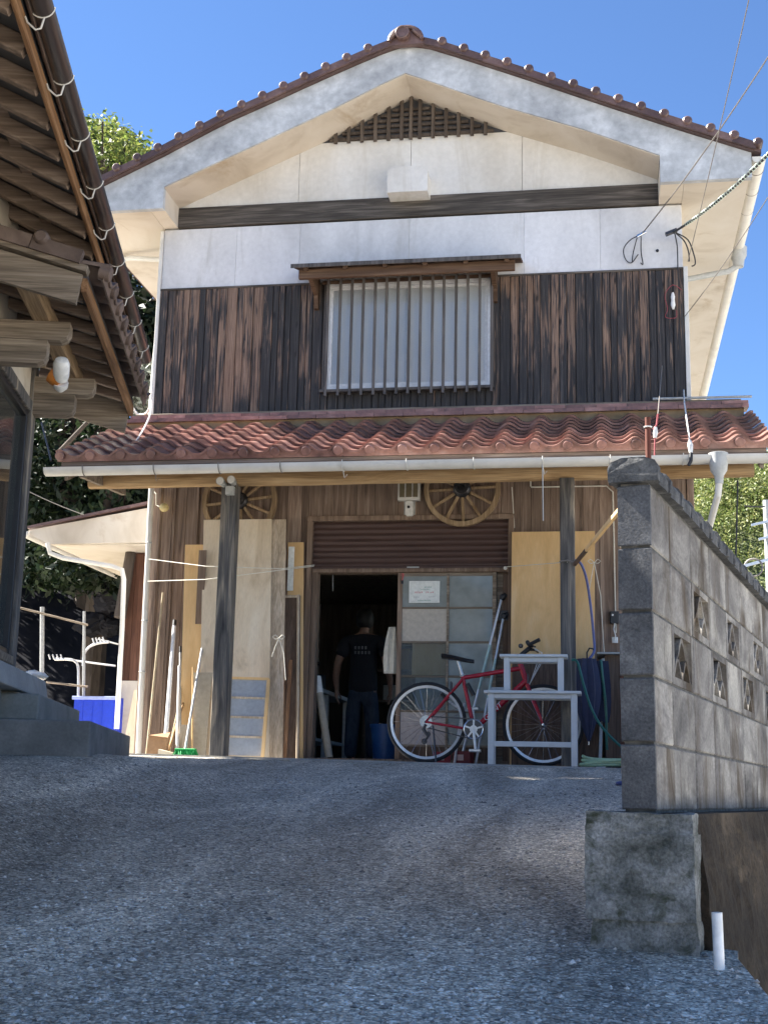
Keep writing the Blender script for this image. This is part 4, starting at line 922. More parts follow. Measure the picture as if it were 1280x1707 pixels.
# ================================================================== RISING GROUND AND TREES
mb = MB(); rws = []
from mathutils import noise as nz
for i in range(28):
    row = []
    for j in range(40):
        x = -40+j*1.12; y = 14.5+i*1.1
        h = -.4+max(0, (y-15.5))*.52*sm(-2.5, -7, x)+ max(0, -x-5.2)*.35*sm(13, 17, y)
        h = min(h, 7)+.35*nz.noise(V((x*.35, y*.35, 0)))+.12*nz.noise(V((x*1.3, y*1.3, 3)))
        if x > -3.5: h = min(h, -.2)
        row.append(V((x, y, h)))
    rws.append(row)
mb.quads(rws); mb.build('hillside', SOIL, kind='structure', smooth=True)
def leaves(name, blobs, n, size, mat, parent=None, seed=1, flat=.0, shell=.55, kind=None, **k):
    rg = np.random.default_rng(seed); wts = np.array([b[1][0]*b[1][1]*b[1][2] for b in blobs])**.75; wts /= wts.sum()
    idx = rg.choice(len(blobs), n, p=wts); C_ = np.array([b[0] for b in blobs])[idx]; S_ = np.array([b[1] for b in blobs])[idx]
    d = rg.normal(size=(n,3)); d /= np.linalg.norm(d, axis=1)[:,None]; r_ = shell+(1-shell)*rg.random(n)**.6
    P = C_+d*S_*r_[:,None]*(1+.18*rg.normal(size=(n,1))*.6)
    nrm = d*.6+rg.normal(size=(n,3))*.6+np.array([0,0,.35]); nrm /= np.linalg.norm(nrm, axis=1)[:,None]
    a = np.cross(nrm, rg.normal(size=(n,3))); a /= np.linalg.norm(a, axis=1)[:,None]; b = np.cross(nrm, a)
    s = size*(.6+.8*rg.random(n))[:,None]
    vs = np.stack([P+a*s, P+b*s*.42+nrm*s*.12, P-a*s, P-b*s*.42+nrm*s*.12], 1).reshape(-1,3)
    me = bpy.data.meshes.new(name); me.vertices.add(4*n); me.vertices.foreach_set('co', vs.ravel()); me.loops.add(4*n); me.loops.foreach_set('vertex_index', np.arange(4*n))
    me.polygons.add(n); me.polygons.foreach_set('loop_start', np.arange(0,4*n,4)); me.polygons.foreach_set('loop_total', np.full(n,4)); me.materials.append(mat); me.update(); me.validate()
    return link(name, me, parent, None, kind, **k)
LF1 = leafmat('broad_leaves', (.06,.10,.02), (.15,.20,.045), (.30,.32,.09))
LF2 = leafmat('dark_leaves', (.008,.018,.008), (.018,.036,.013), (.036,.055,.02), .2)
LF3 = leafmat('silver_leaves', (.13,.15,.11), (.24,.26,.22), (.42,.43,.38))
LF4 = leafmat('hill_leaves', (.07,.11,.025), (.17,.21,.06), (.32,.32,.12))
BARK = M_('bark', [(.3, (.04,.032,.026)), (.7, (.11,.09,.075))], (4,4,.8), 3, .95, .6, .02, .1)
def tree(label, base, h, crown, n, size, mat, seed, cat='tree', group=None, name='leafy_tree'):
    rg = random.Random(seed); t_ = thing(name, label, cat, base, 0, group); base = V(base); mb = MB(); ends = []
    tr_ = [base+V((0,0,-.5))]+[base+V((rg.uniform(-.2,.2)*k, rg.uniform(-.2,.2)*k, h*.14*k)) for k in range(1,6)]
    mb.tube(tr_, [h*.028*(1-.13*i) for i in range(6)], 9)
    for c, s in crown:
        p0 = tr_[rg.randint(2,5)]; c = V(c); m_ = p0.lerp(c, .5)+V((rg.uniform(-.3,.3), rg.uniform(-.3,.3), .2))
        mb.tube([p0, m_, c], [h*.012, h*.008, h*.003], 6)
        for q in range(5): mb.tube([m_.lerp(c, .3*rg.random()+.5), c+V((rg.uniform(-1,1)*s[0], rg.uniform(-1,1)*s[1], rg.uniform(-.6,1)*s[2]))*.8], [h*.004, h*.0012], 4)
    mb.build('trunk', BARK, t_, smooth=True); leaves('crown', crown, n, size, mat, t_, seed); return t_
def blobs_at(px0, px1, py0, py1, dep, n, seed, r0, r1, dd=1.5):
    rg = random.Random(seed); out = []
    for k in range(n):
        p = deep(rg.uniform(px0, px1), rg.uniform(py0, py1), dep+rg.uniform(-dd, dd)); r_ = rg.uniform(r0, r1); out.append((tuple(p), (r_, r_, r_*.75)))
    return out
# tall tree over the left eaves: its sunny top and the ragged limbs lower down
cr = blobs_at(120, 212, 262, 335, 20, 15, 3, .4, .75)+blobs_at(60, 150, 260, 420, 20.5, 9, 4, .6, 1.0)+[(tuple(deep(px, py, 20)), (.4,.4,.32)) for px, py in ((150,232),(172,226),(196,244),(222,264))]
bt = deep(150, 900, 20.5)
tree('tall leafy tree with sunlit top behind the left eaves', (bt.x, bt.y, 0.5), 10, cr, 30000, .05, LF1, 6)
cr = blobs_at(205, 262, 470, 640, 17.5, 16, 8, .28, .55, .8)
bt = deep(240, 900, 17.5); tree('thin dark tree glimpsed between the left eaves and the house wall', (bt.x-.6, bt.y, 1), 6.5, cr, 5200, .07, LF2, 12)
cr = blobs_at(222, 258, 610, 690, 13.6, 8, 9, .14, .24, .3)
bt = deep(238, 800, 13.6); tree('silvery grey-leaved shrub at the corner of the charred boards', (bt.x-.15, bt.y, 1.9), 2.2, cr, 1500, .055, LF3, 5, 'shrub', name='silver_shrub')
cr = blobs_at(-60, 250, 690, 900, 19, 40, 21, .8, 1.5, 1.6)
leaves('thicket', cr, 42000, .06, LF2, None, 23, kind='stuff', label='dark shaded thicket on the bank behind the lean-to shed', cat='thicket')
cr = blobs_at(60, 260, 915, 965, 16.5, 18, 25, .25, .5, .6)
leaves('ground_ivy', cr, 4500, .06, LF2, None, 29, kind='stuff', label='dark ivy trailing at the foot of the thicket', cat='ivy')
# wooded hill far to the right
mb = MB(); rws = []
for i in range(20):
    row = []
    for j in range(50):
        x = -30+j*4.0; y = 55+i*4.5; h = -2.4+24*sm(0, 45, y-52)*(.8+.2*math.sin(x*.09+.4))+1.2*nz.noise(V((x*.08,y*.08,1)))
        row.append(V((x, y, h)))
    rws.append(row)
mb.quads(rws); mb.build('far_hill', FIELD, kind='structure', smooth=True)
def hillz(x, y): return -2.4+24*sm(0, 45, y-52)*(.8+.2*math.sin(x*.09+.4))+1.2*nz.noise(V((x*.08,y*.08,1)))
bl = []; rg = random.Random(4)
for k in range(260):
    y = 54+46*rg.random(); x = y*math.tan(rad(rg.uniform(.5, 9))); r_ = rg.uniform(1.0, 2.2); bl.append(((x, y, hillz(x, y)+r_*.6), (r_, r_, r_*.95)))
leaves('woodland', bl, 150000, .12, LF4, None, 31, kind='stuff', label='sunlit wood covering the hill beyond the block wall', cat='wood')
# ================================================================== THINGS HUNG ON THE HOUSE
def wagon_wheel(px, py, rr, label, rot0):
    c = W(px, py, YW-.06); t_ = thing('wagon_wheel', label, 'wheel', c, 0, 'old wagon wheels hung above the doorway')
    ax = V((0,1,0)); n_ = 12; mb = MB()
    o, i_ = [], []
    for yy in (-.025, .025):
        o.append([c+V((rr*math.cos(w), yy, rr*math.sin(w))) for w in [2*math.pi*k/40 for k in range(41)]]); i_.append([c+V(((rr-.042)*math.cos(w), yy, (rr-.042)*math.sin(w))) for w in [2*math.pi*k/40 for k in range(41)]])
    mb.quads([o[0], o[1], i_[1], i_[0], o[0]]); mb.build('felloe', WHEELW, t_)
    for k in range(n_):
        w = rot0+2*math.pi*k/n_; d = V((math.cos(w), 0, math.sin(w)))
        MB().bar(c+d*.06, c+d*(rr-.04), .026, .03, up=V((0,1,0)), c=.005).build('spoke', WHEELW, t_)
    mb = MB(); Mh = Matrix.Translation(c) @ Matrix.Rotation(math.pi/2, 4, 'X')
    mb.lathe([(.07,-.04),(.085,.0),(.08,.03),(.06,.05),(.058,.075),(.035,.076),(.03,.03)], 18, Mh); mb.build('hub', DST, t_, smooth=True); return t_
WHEELW = wood('wheel_wood', (.2,.13,.07), (.36,.255,.15), (.47,.36,.24), 'z', .1)
wagon_wheel(400, 835, .355, 'wooden wagon wheel hung behind the left porch post', .12)
wagon_wheel(770, 815, .345, 'wooden wagon wheel hung above the roller shutter beside the box lamp', .05)
# box lamp with sensor between the wheels
c = W(682, 818, YW-.07); BLp = thing('box_lamp', 'cream box wall lamp with sensor between the wagon wheels', 'lamp', c)
MB().cham(c.x-.10, c.x+.10, YW-.10, YW-.018, c.z-.09, c.z+.12, .008, 'x').build('housing', PVC, BLp)
MB().cham(c.x-.082, c.x+.082, YW-.112, YW-.1005, c.z-.068, c.z+.1, .004, 'x').build('glass', simple('amber_grey_glass', (.16,.135,.085), .2), BLp)
for q in (-.03, .035): MB().cham(c.x+q-.006, c.x+q+.006, YW-.116, YW-.1125, c.z-.068, c.z+.1, .001).build('glazing_bar', INTP, BLp)
MB().bb(c.x-.05, c.x+.05, YW-.03, YW-.018, c.z-.25, c.z-.091).build('back_plate', PVG, BLp)
mb = MB(); mb.cham(c.x-.03, c.x+.04, YW-.09, YW-.0305, c.z-.235, c.z-.10, .012, 'y'); s1 = mb.build('sensor', PORC, BLp)
MB().disc((c.x, YW-.092, c.z-.155), (0,1,0), .013, .006).build('lens', BLK_, s1)
# twin floodlights on the left post
c = W(380, 806, YPO-.09); FL = thing('twin_floodlight', 'pair of small white floodlights on top of the left porch post', 'lamp', c)
for dx, dz in ((-.045, .0), (.05, .01)):
    h = c+V((dx, -.06, dz+.005)); mb = MB(); mb.tube([h+V((-dx*.3,.12,-.02)), h+V((0,.06,0)), h, h+V((0,-.02,0))], [.02, .028, .034, .036], 14); mb.build('lamp_head', PVG, FL, smooth=True)
    MB().disc(h+V((0,-.022,0)), (0,1,0), .032, .004, 16).build('lens', PORC, FL)
MB().cham(c.x-.01, c.x+.06, YPO-.125, YPO-.068, c.z-.10, c.z-.03, .006).build('junction_box', PVG, FL)
# globe lamp at the left corner and the white corner pole
c = W(274, 846, YW-.12); GLp = thing('globe_lamp', 'small yellow globe lamp on a bent arm at the left corner', 'lamp', c)
mb = MB(); n_ = 10; prof = [(.001+.042*math.sin(math.pi*k/n_), -.042*math.cos(math.pi*k/n_)) for k in range(n_+1)]; mb.lathe(prof, 16, Matrix.Translation(c)); mb.build('globe', LAMPY, GLp, smooth=True)
MB().tube([W(256,818,YW-.08), W(261,824,YW-.1), W(261,842,YW-.1), W(268,846,YW-.12)], .006, 6).build('arm', CORD, GLp)
a_, b_ = W(231, 1258, YW-.13), W(253, 812, YW-.13)
CP = thing('corner_pole', 'tall white plastic pole leaning at the left corner of the porch', 'pole', a_)
MB().tube([a_, b_], .026, 12).build('pole', PVC, CP, smooth=True)
for py in (905, 1035, 1120): q = W(253-22*(py-812)/446, py, YW-.13); MB().ring(q, (b_-a_), .027, .006, 16, 6).build('clip', PVG, CP)
# sign behind the door glass and red tag
SG = thing('paper_sign', 'white framed paper notice with red heading on the sliding door', 'sign', W(707, 987, YW))
y_ = YW-.002
p0, p1 = W(681.5, 1005, y_), W(733, 968.5, y_)
MB().bb(p0.x, p1.x, y_-.004, y_+.004, p0.z, p1.z).build('sheet', PAPER, SG)
def dashes(x0, x1, z, h, n, mat, name, seed):
    rg = random.Random(seed); mb = MB(); w_ = (x1-x0)/n
    for k in range(n):
        xx = x0+k*w_
        for q in range(3):
            if rg.random() < .8: mb.bb(xx+w_*.08, xx+w_*rg.uniform(.6,.9), y_-.0048, y_-.0041, z+h*(q*.36-.1), z+h*(q*.36+.1))
        if rg.random() < .8: zz_ = xx+w_*rg.uniform(.2,.6); mb.bb(zz_, zz_+w_*.16, y_-.0052, y_-.0049, z-h*.1, z+h*.82)
    mb.build(name, mat, SG)
wS, hS = p1.x-p0.x, p1.z-p0.z
dashes(p0.x+wS*.5, p0.x+wS*.74, p0.z+hS*.70, hS*.05, 5, INKG, 'green_line', 1); dashes(p0.x+wS*.35, p0.x+wS*.66, p0.z+hS*.60, hS*.04, 8, INKG, 'green_line', 2)
dashes(p0.x+wS*.19, p0.x+wS*.45, p0.z+hS*.45, hS*.075, 5, INKR, 'red_line', 3); dashes(p0.x+wS*.55, p0.x+wS*.81, p0.z+hS*.46, hS*.06, 5, INKR, 'red_line', 4)
dashes(p0.x+wS*.15, p0.x+wS*.33, p0.z+hS*.25, hS*.03, 6, INKK, 'small_line', 5); dashes(p0.x+wS*.64, p0.x+wS*.85, p0.z+hS*.26, hS*.03, 7, INKK, 'small_line', 6); dashes(p0.x+wS*.29, p0.x+wS*.72, p0.z+hS*.09, hS*.05, 10, INKG, 'bottom_line', 7)
mb = MB()
for a, b, cc, d in ((.06,.94,.05,.06),(.06,.94,.93,.94),(.06,.068,.06,.93),(.932,.94,.06,.93)): mb.bb(p0.x+wS*a, p0.x+wS*b, y_-.0047, y_-.0041, p0.z+hS*cc, p0.z+hS*d)
mb.build('border', simple('pale_border', (.62,.66,.62), .7), SG)
c = W(671, 962, YW-.03); TG = thing('red_tag', 'small red tag with black fob hanging at the door head', 'tag', c)
mb = MB(); mb.tube([c+V((0,0,.03)), c+V((.006,0,.01)), c+V((-.004,0,-.03))], .005, 6); mb.ring(c+V((0,-.004,.02)), (0,1,0), .012, .003, 12, 5); mb.build('strap', INKR, TG)
MB().cham(c.x-.012, c.x+.008, YW-.04, YW-.025, c.z-.062, c.z-.031, .003).build('fob', BLK_, TG)

# ================================================================== PORCH, LEFT: boards and poles
def bd(name, label, px0, px1, pyt, Yb, Yt, mat, cat='board', th=.014, pxt=None, pyb=None, group=None, zb=None):
    """board standing on the floor and leaning back: px0-px1 its width at the foot, pyt its top"""
    a = W(px0, 1240, Yb); b = W(px1, 1240, Yb); zt_ = W((px0+px1)/2, pyt, Yt).z; z0 = zf(a.x)+.001 if zb is None else zb
    q0, q1 = (pxt or (None, None)); ta = W(q0, pyt, Yt).x if q0 else a.x; tb = W(q1, pyt, Yt).x if q1 else b.x
    n_ = V((0, -(zt_-z0), Yt-Yb)).normalized(); o = n_*th
    if o.y < 0: o = -o
    P = [V((a.x,Yb,z0)), V((b.x,Yb,z0)), V((tb,Yt,zt_)), V((ta,Yt,zt_))]
    t_ = thing(name, label, cat, V(((a.x+b.x)/2, Yb, z0)), 0, group)
    MB().hexa([P[0],P[1],P[1]+o,P[0]+o,P[3],P[2],P[2]+o,P[3]+o]).build('panel', mat, t_); return t_, P
bd('plywood_sheet', 'tall pale plywood sheet leaning behind the left porch post', 332, 449, 866, 11.12, 11.46, PLYL, pxt=(340, 453))
bd('grey_tan_board', 'grey-tan board standing just right of the pale plywood sheet', 449.5, 472, 866, 11.17, 11.47, PLYG, pxt=(453.5, 477))
t_, P = bd('yellow_board', 'yellowish wooden panel with a cut-out left of the pale plywood', 300, 342, 908, 11.3, 11.5, PLYO, pxt=(309, 348), th=.02)
a_, b_ = W(326, 1040, 11.36), W(340, 920, 11.44)
MB().bb(a_.x, b_.x+.05, 11.355, 11.37, a_.z, b_.z).build('cut_out', BRN, t_)
bd('beige_board', 'short beige panel behind the leaning poles', 312, 344, 1121, 11.08, 11.16, CRDP)
bd('narrow_plank', 'narrow pale plank standing at the left edge of the post', 333, 346, 880, 11.0, 11.2, PLYG, pxt=(339, 350)) if False else None
bd('small_offcut', 'small brown wood offcut standing among the poles', 298, 313, 1208, 11.0, 11.02, PLYG)
t_, P = bd('brown_door_leaf', 'dark brown door panel with a pale edge left of the doorway', 477, 499, 992, 11.3, 11.45, DOORB, th=.03, pxt=(476, 500))
MB().bar(P[1]+V((-.012,-.008,0)), P[2]+V((-.012,-.008,0)), .02, .03).build('edge_strip', PLYG, t_); MB().bar(P[3]+V((0,-.006,-.015)), P[2]+V((0,-.006,-.015)), .03, .02).build('top_strip', PLYG, t_)
t_, P = bd('narrow_frame', 'narrow yellow framed panel with pale paper beside the doorway', 479, 506, 904, 11.42, 11.53, PLYO, th=.012, pxt=(480, 506))
a_, b_ = W(483, 985, 11.49), W(492, 912, 11.5); MB().bb(a_.x-.02, b_.x, 11.475, 11.483, a_.z, b_.z).build('paper', PAPER, t_)
# red-brown strip between
bd('brown_strip', 'thin reddish wooden strip between the grey-tan board and the door panel', 472.5, 478, 1100, 11.2, 11.3, wood('red_strip', (.2,.1,.05), (.32,.17,.09), (.4,.24,.14)))
# orange framed screen
Ya, Yb_ = 10.92, 11.05
A0, A1, B0, B1 = W(377,1257,Ya), W(438,1258,Ya), W(381,1130,Yb_), W(448,1132,Yb_)
for p in (A0, A1): p.z = zf(p.x)+.002
FR = thing('slatted_screen', 'orange framed screen with four blue-grey panels leaning by the post', 'screen', A0)
up_ = (B0-A0).normalized()
for (p, q) in ((A0, A1), (B0, B1), (A0, B0), (A1, B1)): MB().bar(p, q, .026, .022, up=V((0,1,0)) if abs((q-p).z) > .3 else V((0,0,1))).build('frame', PLYO, FR)
SCRM = simple('blue_grey_panel', (.36,.385,.42), .6)
for k in range(4):
    t0, t1 = .03+.245*k, .03+.245*(k+1)-.025
    def bl_(s_, t_): return (A0.lerp(A1, s_)).lerp(B0.lerp(B1, s_), t_)
    pts = [bl_(.03,t0), bl_(.97,t0), bl_(.97,t1), bl_(.03,t1)]
    MB().prism(pts, V((0,.006,0))).build('panel', SCRM, FR)
    MB().bar(bl_(.02,t1+.012), bl_(.98,t1+.012), .014, .018).build('slat', PLYG, FR)
def stick(name, label, p, q, r_, mat, cat='pole', tip=None, group='poles leaning at the left of the porch', wood_=False):
    t_ = thing(name, label, cat, p, 0, group); MB().tube([p, p.lerp(q, .5), q], [r_, r_*.97, r_*.9], 10).build('shaft', mat, t_, smooth=True)
    if tip: d = (q-p).normalized(); MB().tube([q-d*.01, q+d*.05, q+d*.055], [r_*1.05, r_*.95, r_*.5], 10).build('tip', tip, t_, smooth=True)
    return t_
def fl(px, Y, dz=.003): p = W(px, 1250, Y); p.z = zf(p.x)+dz; return p
BAM = wood('bamboo', (.36,.28,.17), (.52,.43,.29), (.62,.54,.4), 'z', .05)
stick('bamboo_cane', 'long thin bamboo cane, the leftmost of the leaning poles', fl(245, 11.15), W(272, 988, 11.5), .010, BAM)
stick('white_pipe', 'tall white pipe with a black tip among the leaning poles', fl(275, 10.98), W(291, 1042, 11.5), .019, PVW, tip=BLK_)
stick('cream_pipe', 'cream pipe with a grey upper end next to the white pipe', fl(296, 10.95), W(299.5, 1110, 11.3), .015, PVC)
stick('grey_tube', 'short grey tube standing behind the cream pipe', fl(301, 11.12), W(301, 1086, 11.5), .012, PVG, tip=BLK_)
stick('wooden_stick', 'tan wooden stick slanting right behind the white pipe', fl(281, 11.2), W(319, 1082, 11.5), .010, BAM)
stick('crooked_branch', 'brown crooked branch low between the leaning pipes', fl(279, 11.05), W(310, 1160, 11.4), .011, LOG)
stick('yellow_stick', 'short yellow stick standing against the beige panel', fl(321, 11.03), W(322, 1112, 11.1), .008, PLYO)
BR = stick('green_broom', 'broom with a grey handle and green bristles on the porch floor', fl(309, 10.72, .05), W(338, 1075, 11.3), .0115, PVG, 'broom')
c = fl(310, 10.68); mb = MB(); rg = random.Random(3)
for k in range(260):
    p = c+V((rg.uniform(-.085,.085), rg.uniform(-.03,.03), .045)); mb.tube([p, p+V((rg.uniform(-.025,.025), rg.uniform(-.03,.01), -.042))], .003, 3, cap=False)
mb.build('bristles', GRN, BR); MB().cham(c.x-.085, c.x+.085, c.y-.03, c.y+.03, c.z+.044, c.z+.058, .004, 'x').build('head', GRN, BR)
c = fl(264, 11.0); t_ = thing('cardboard_roll', 'crumpled brown cardboard carton on the floor behind the pipes', 'carton', c)
MB().hexa([c+V((-.08,-.06,0)),c+V((.08,-.05,0)),c+V((.07,.06,0)),c+V((-.08,.06,0)),c+V((-.07,-.05,.17)),c+V((.10,-.06,.15)),c+V((.08,.06,.20)),c+V((-.08,.05,.15))]).build('body', CRD, t_)
MB().bar(c+V((-.07,-.055,.165)), c+V((.09,-.06,.15)), .05, .006).build('flap', CRD, t_)
c = fl(283, 10.8); t_ = thing('mop_head', 'flat cream wooden wedge lying in front of the poles', 'wood', c)
MB().hexa([c+V((-.09,-.03,0)),c+V((.1,-.035,0)),c+V((.09,.04,0)),c+V((-.09,.04,0)),c+V((-.09,-.025,.05)),c+V((.09,-.03,.012)),c+V((.08,.035,.012)),c+V((-.085,.035,.05))]).build('body', PLYL, t_)
bd('leaning_offcut', 'pale triangular board leaning outside the corner pole', 204, 226, 1150, 11.75, 11.9, PLYL, pxt=(224, 228))
# cords
def cord(name, label, pts, r_, mat, cat='cord', group=None, seg=8, sag=0):
    P = []
    for a, b in zip(pts[:-1], pts[1:]):
        for k in range(seg): t_ = k/seg; P.append(a.lerp(b, t_)-V((0,0,sag*4*t_*(1-t_))))
    P.append(pts[-1])
    return MB().tube(P, r_, 6).build(name, mat, None, smooth=True, label=label, cat=cat, group=group)
cord('cord', 'upper white cord stretched from the corner pole to the doorway', [W(249,932,YW-.16), W(343,944,11.05), W(470,948,11.12), W(524,942,YW-.06)], .004, CORD)
cord('cord', 'lower white cord stretched from the corner pole towards the doorway', [W(247,969,YW-.16), W(343,966,11.05), W(470,950,11.1), W(523,944,YW-.06)], .004, CORD)
cord('cord', 'thin cord from the doorway to the right porch post', [W(843,945,YW-.07), W(945,937,YPO-.06)], .003, CORD)
c = W(842, 947, YW-.075); MB().lathe([(.001,-.018),(.013,-.012),(.018,0),(.013,.012),(.001,.018)], 12, Matrix.Translation(c)).build('door_knob', PORC, None, smooth=True, label='small white round knob at the top right of the doorway', cat='knob')
def bow(px, py, Y, label, l1, l2):
    c = W(px, py, Y); t_ = thing('string_bow', label, 'string', c); k_ = .0035
    mb = MB()
    for s_ in (-1, 1): mb.tube([c, c+V((s_*.03,-.005,.03)), c+V((s_*.055,-.008,.012)), c+V((s_*.03,-.006,-.008)), c], k_, 5)
    mb.build('loops', CORD, t_)
    mb = MB(); mb.tube([c, c+V((-.03,-.004,-l1*.5)), c+V((-.055,-.002,-l1))], k_, 5); mb.tube([c, c+V((.05,-.004,-l2*.35)), c+V((.075,-.002,-l2))], k_, 5); mb.build('tails', CORD, t_)
    return t_
bow(465, 1064, 11.1, 'white string bow tied round the grey-tan board', .16, .36)
t_ = bow(990, 938, 11.3, 'white string bow hanging at the right wall boards', .3, .8)

# ================================================================== PORCH, RIGHT
bd('golden_plywood_sheet', 'golden plywood sheet leaning behind the right porch post', 849, 990, 886, 11.28, 11.5, PLYO, pxt=(853, 991))
bd('dark_board', 'dark grey-brown board standing below the golden plywood sheet', 852, 1003, 1098, 11.17, 11.25, DOORB)
def table(label, xl, xr, y0, y1, zt_, zfl, leg, strz, ov):
    t_ = thing('white_table', label, 'table', V(((xl+xr)/2, (y0+y1)/2, zfl)), 0, 'white tables stacked on the porch')
    MB().cham(xl, xr, y0-ov, y1+ov, zt_-.022, zt_, .004, 'x').build('table_top', TBL, t_)
    lx = (xl+ov*1.6, xr-ov*1.6-leg)
    for x in lx:
        for y in (y0, y1-leg): MB().cham(x, x+leg, y, y+leg, zfl, zt_-.023, .004).build('leg', TBL, t_)
    for y in (y0, y1-leg): MB().cham(lx[0]+leg+.001, lx[1]-.001, y+.006, y+leg-.008, zt_-.06, zt_-.0235, .003, 'x').build('apron', TBL, t_)
    for x in lx: MB().cham(x+.006, x+leg-.006, y0+leg+.001, y1-leg-.001, zt_-.06, zt_-.0235, .003, 'y').build('side_apron', TBL, t_)
    if strz: MB().cham(lx[0]+leg+.001, lx[1]-.001, y0+.006, y0+leg-.008, zfl+strz, zfl+strz+.04, .003, 'x').build('stretcher', TBL, t_)
    return t_
xa, xb = W(806,1152,10.28).x, W(968,1156,10.28).x; zt1 = W(880,1151,10.28).z; zfa = zf((xa+xb)/2)
table('larger lower white table standing in front of the red bicycle', xa, xb, 10.30, 10.50, zt1, zfa, .046, .14, .02)
xc, xd = W(832,1090,10.3).x, W(945,1093,10.3).x; zt2 = W(885,1090,10.3).z
table('smaller white table standing on top of the lower table', xc, xd, 10.33, 10.48, zt2, zt1+.001, .044, 0, .02)
c = V((xa+.1, 10.38, zt1)); t_ = thing('folded_cloth', 'folded grey cloth lying at the left end of the lower table', 'cloth', c)
mb = MB()
for k in range(3): mb.cham(c.x-.06+k*.004, c.x+.1-k*.006, 10.33, 10.46, zt1+.001+k*.009, zt1+.009+k*.009, .003, 'x')
mb.build('folds', NAVY if False else PVG, t_)
# poles with black heads
def crutch(label, p, q):
    t_ = thing('trekking_pole', label, 'pole', p, 0, 'metal poles leaning on the sliding door'); d = (q-p)
    GRNB = bpy.data.materials.get('pale_green_metal') or simple('pale_green_metal', (.40,.52,.46), .35, .5, .4)
    MB().tube([p, p.lerp(q,.45)], .012, 10).build('lower_shaft', ALW, t_, smooth=True); MB().tube([p.lerp(q,.45), p.lerp(q,.72)], .0135, 10).build('middle_shaft', GRNB, t_, smooth=True); MB().tube([p.lerp(q,.72), q], .0115, 10).build('upper_shaft', ALW, t_, smooth=True)
    MB().tube([q, q+d.normalized()*.03+V((.01,0,0)), q+d.normalized()*.055+V((.03,0,0))], [.018, .03, .016], 10).build('head', BLK_, t_, smooth=True); return t_
crutch('longer pale metal pole leaning on the sliding door', fl(766, 11.35), W(835, 1000, YW-.05))
crutch('shorter pale metal pole leaning beside the longer one', fl(792, 11.3), W(838, 1032, YW-.06))
t_ = thing('black_fitting', 'black bracket hanging at the right edge of the sliding door', 'bracket', W(838, 1028, YW-.04))
MB().cham(W(826,1024,YW-.04).x, W(847,1024,YW-.04).x, YW-.05, YW-.032, W(838,1034,YW-.04).z, W(838,1018,YW-.04).z, .006).build('body', BLK_, t_)
# small red box by the rear wheel
for k, (px, s_, lab, rz) in enumerate(((737, .11, 'small red box on the floor behind the rear wheel', .1), (772, .12, 'dark red box on the floor below the pedals', -.3))):
    c = fl(px, 11.33-.03*k); M = Matrix.Rotation(rz, 4, 'Z'); t_ = thing('red_box', lab, 'box', c)
    MB().box(c+V((0,0,s_*.5)), (s_*1.3, .08, s_), M).build('body', simple('red_carton', (.25,.02,.03), .6) if k == 0 else simple('dark_red_carton', (.14,.014,.02), .6), t_)
    MB().box(c+V((-.01,0,s_*.55)), (s_*.5, .083, s_*.4), M).build('label', simple('pale_print', (.5,.35,.33), .6), t_)
# cane with black grip behind the bicycle
CN = thing('walking_cane', 'silver walking cane with black grip leaning behind the rear wheel', 'cane', fl(757, 11.3))
q = [fl(757, 11.25), W(765, 1215, 11.3), W(774, 1172, 11.32), W(768, 1166, 11.3), W(752, 1170, 11.25)]
MB().tube([q[0], q[1], q[2]], .011, 8).build('shaft', ALW, CN, smooth=True)
MB().tube([W(790,1186,11.28), W(770,1184,11.27), W(754,1174,11.25), W(746,1167,11.24)], .009, 8).build('crook', ALW, CN, smooth=True); MB().tube([W(747,1168,11.24), W(735,1156,11.22)], .015, 10).build('grip', BLK_, CN, smooth=True)
# ------------------------------------------------------------------ bicycle
YB = 11.0
def bk(px, py, dy=0): p = W(px, py, YB); p.y += dy; return p
A_, F_ = bk(711, 1201), bk(905, 1208)
RWH = .335; zfl = (zf(A_.x)+zf(F_.x))/2
A_.z = zf(A_.x)+RWH+.008; F_.z = zf(F_.x)+RWH+.008
BK = thing('bicycle', 'red flat-bar bicycle parked in the porch in front of the glass door', 'bicycle', V(((A_.x+F_.x)/2, YB, zfl)))
AX = V((0,1,0))
for nm, c in (('rear_wheel', A_), ('front_wheel', F_)):
    w_ = MB().ring(c, AX, RWH-.018, .0165, 48, 10).build(nm, RUB, BK, smooth=True)
    mb = MB(); ro, ri = RWH-.031, RWH-.052
    cir = lambda r_, y: [c+V((r_*math.cos(2*math.pi*k/48), y, r_*math.sin(2*math.pi*k/48))) for k in range(49)]
    mb.quads([cir(ro,-.011), cir(ro,.011), cir(ri,.008), cir(ri,-.008), cir(ro,-.011)]); mb.build('rim', ALW, w_, smooth=True)
    mb = MB()
    for k in range(28):
        a0 = 2*math.pi*k/28; a1 = a0+(.35 if k % 2 else -.35); s_ = -.03 if k % 4 < 2 else .03
        mb.tube([c+V((.02*math.cos(a1), s_, .02*math.sin(a1))), c+V((ri*math.cos(a0), 0, ri*math.sin(a0)))], .0013, 4, cap=False)
    mb.build('spokes', STL, w_); MB().tube([c-AX*.045, c-AX*.03, c+AX*.03, c+AX*.045], [.012,.02,.02,.012], 12).build('hub', DST, w_, smooth=True)
BB, ST, HT, HB = bk(790, 1216), bk(771, 1128), bk(868, 1112), bk(876, 1135)
def ft(p, q, r0, r1, mat=REDP, name='frame_tube'): return MB().tube([p, p.lerp(q,.5), q], [r0, (r0+r1)/2, r1], 12).build(name, mat, BK, smooth=True)
ft(BB, ST, .016, .016); ft(ST+V((0,0,-.01)), HT+V((0,0,-.01)), .017, .019); DT = ft(BB, HB, .021, .023); ft(HB+V((.008,0,-.02)), HT+V((-.006,0,.03)), .023, .022)
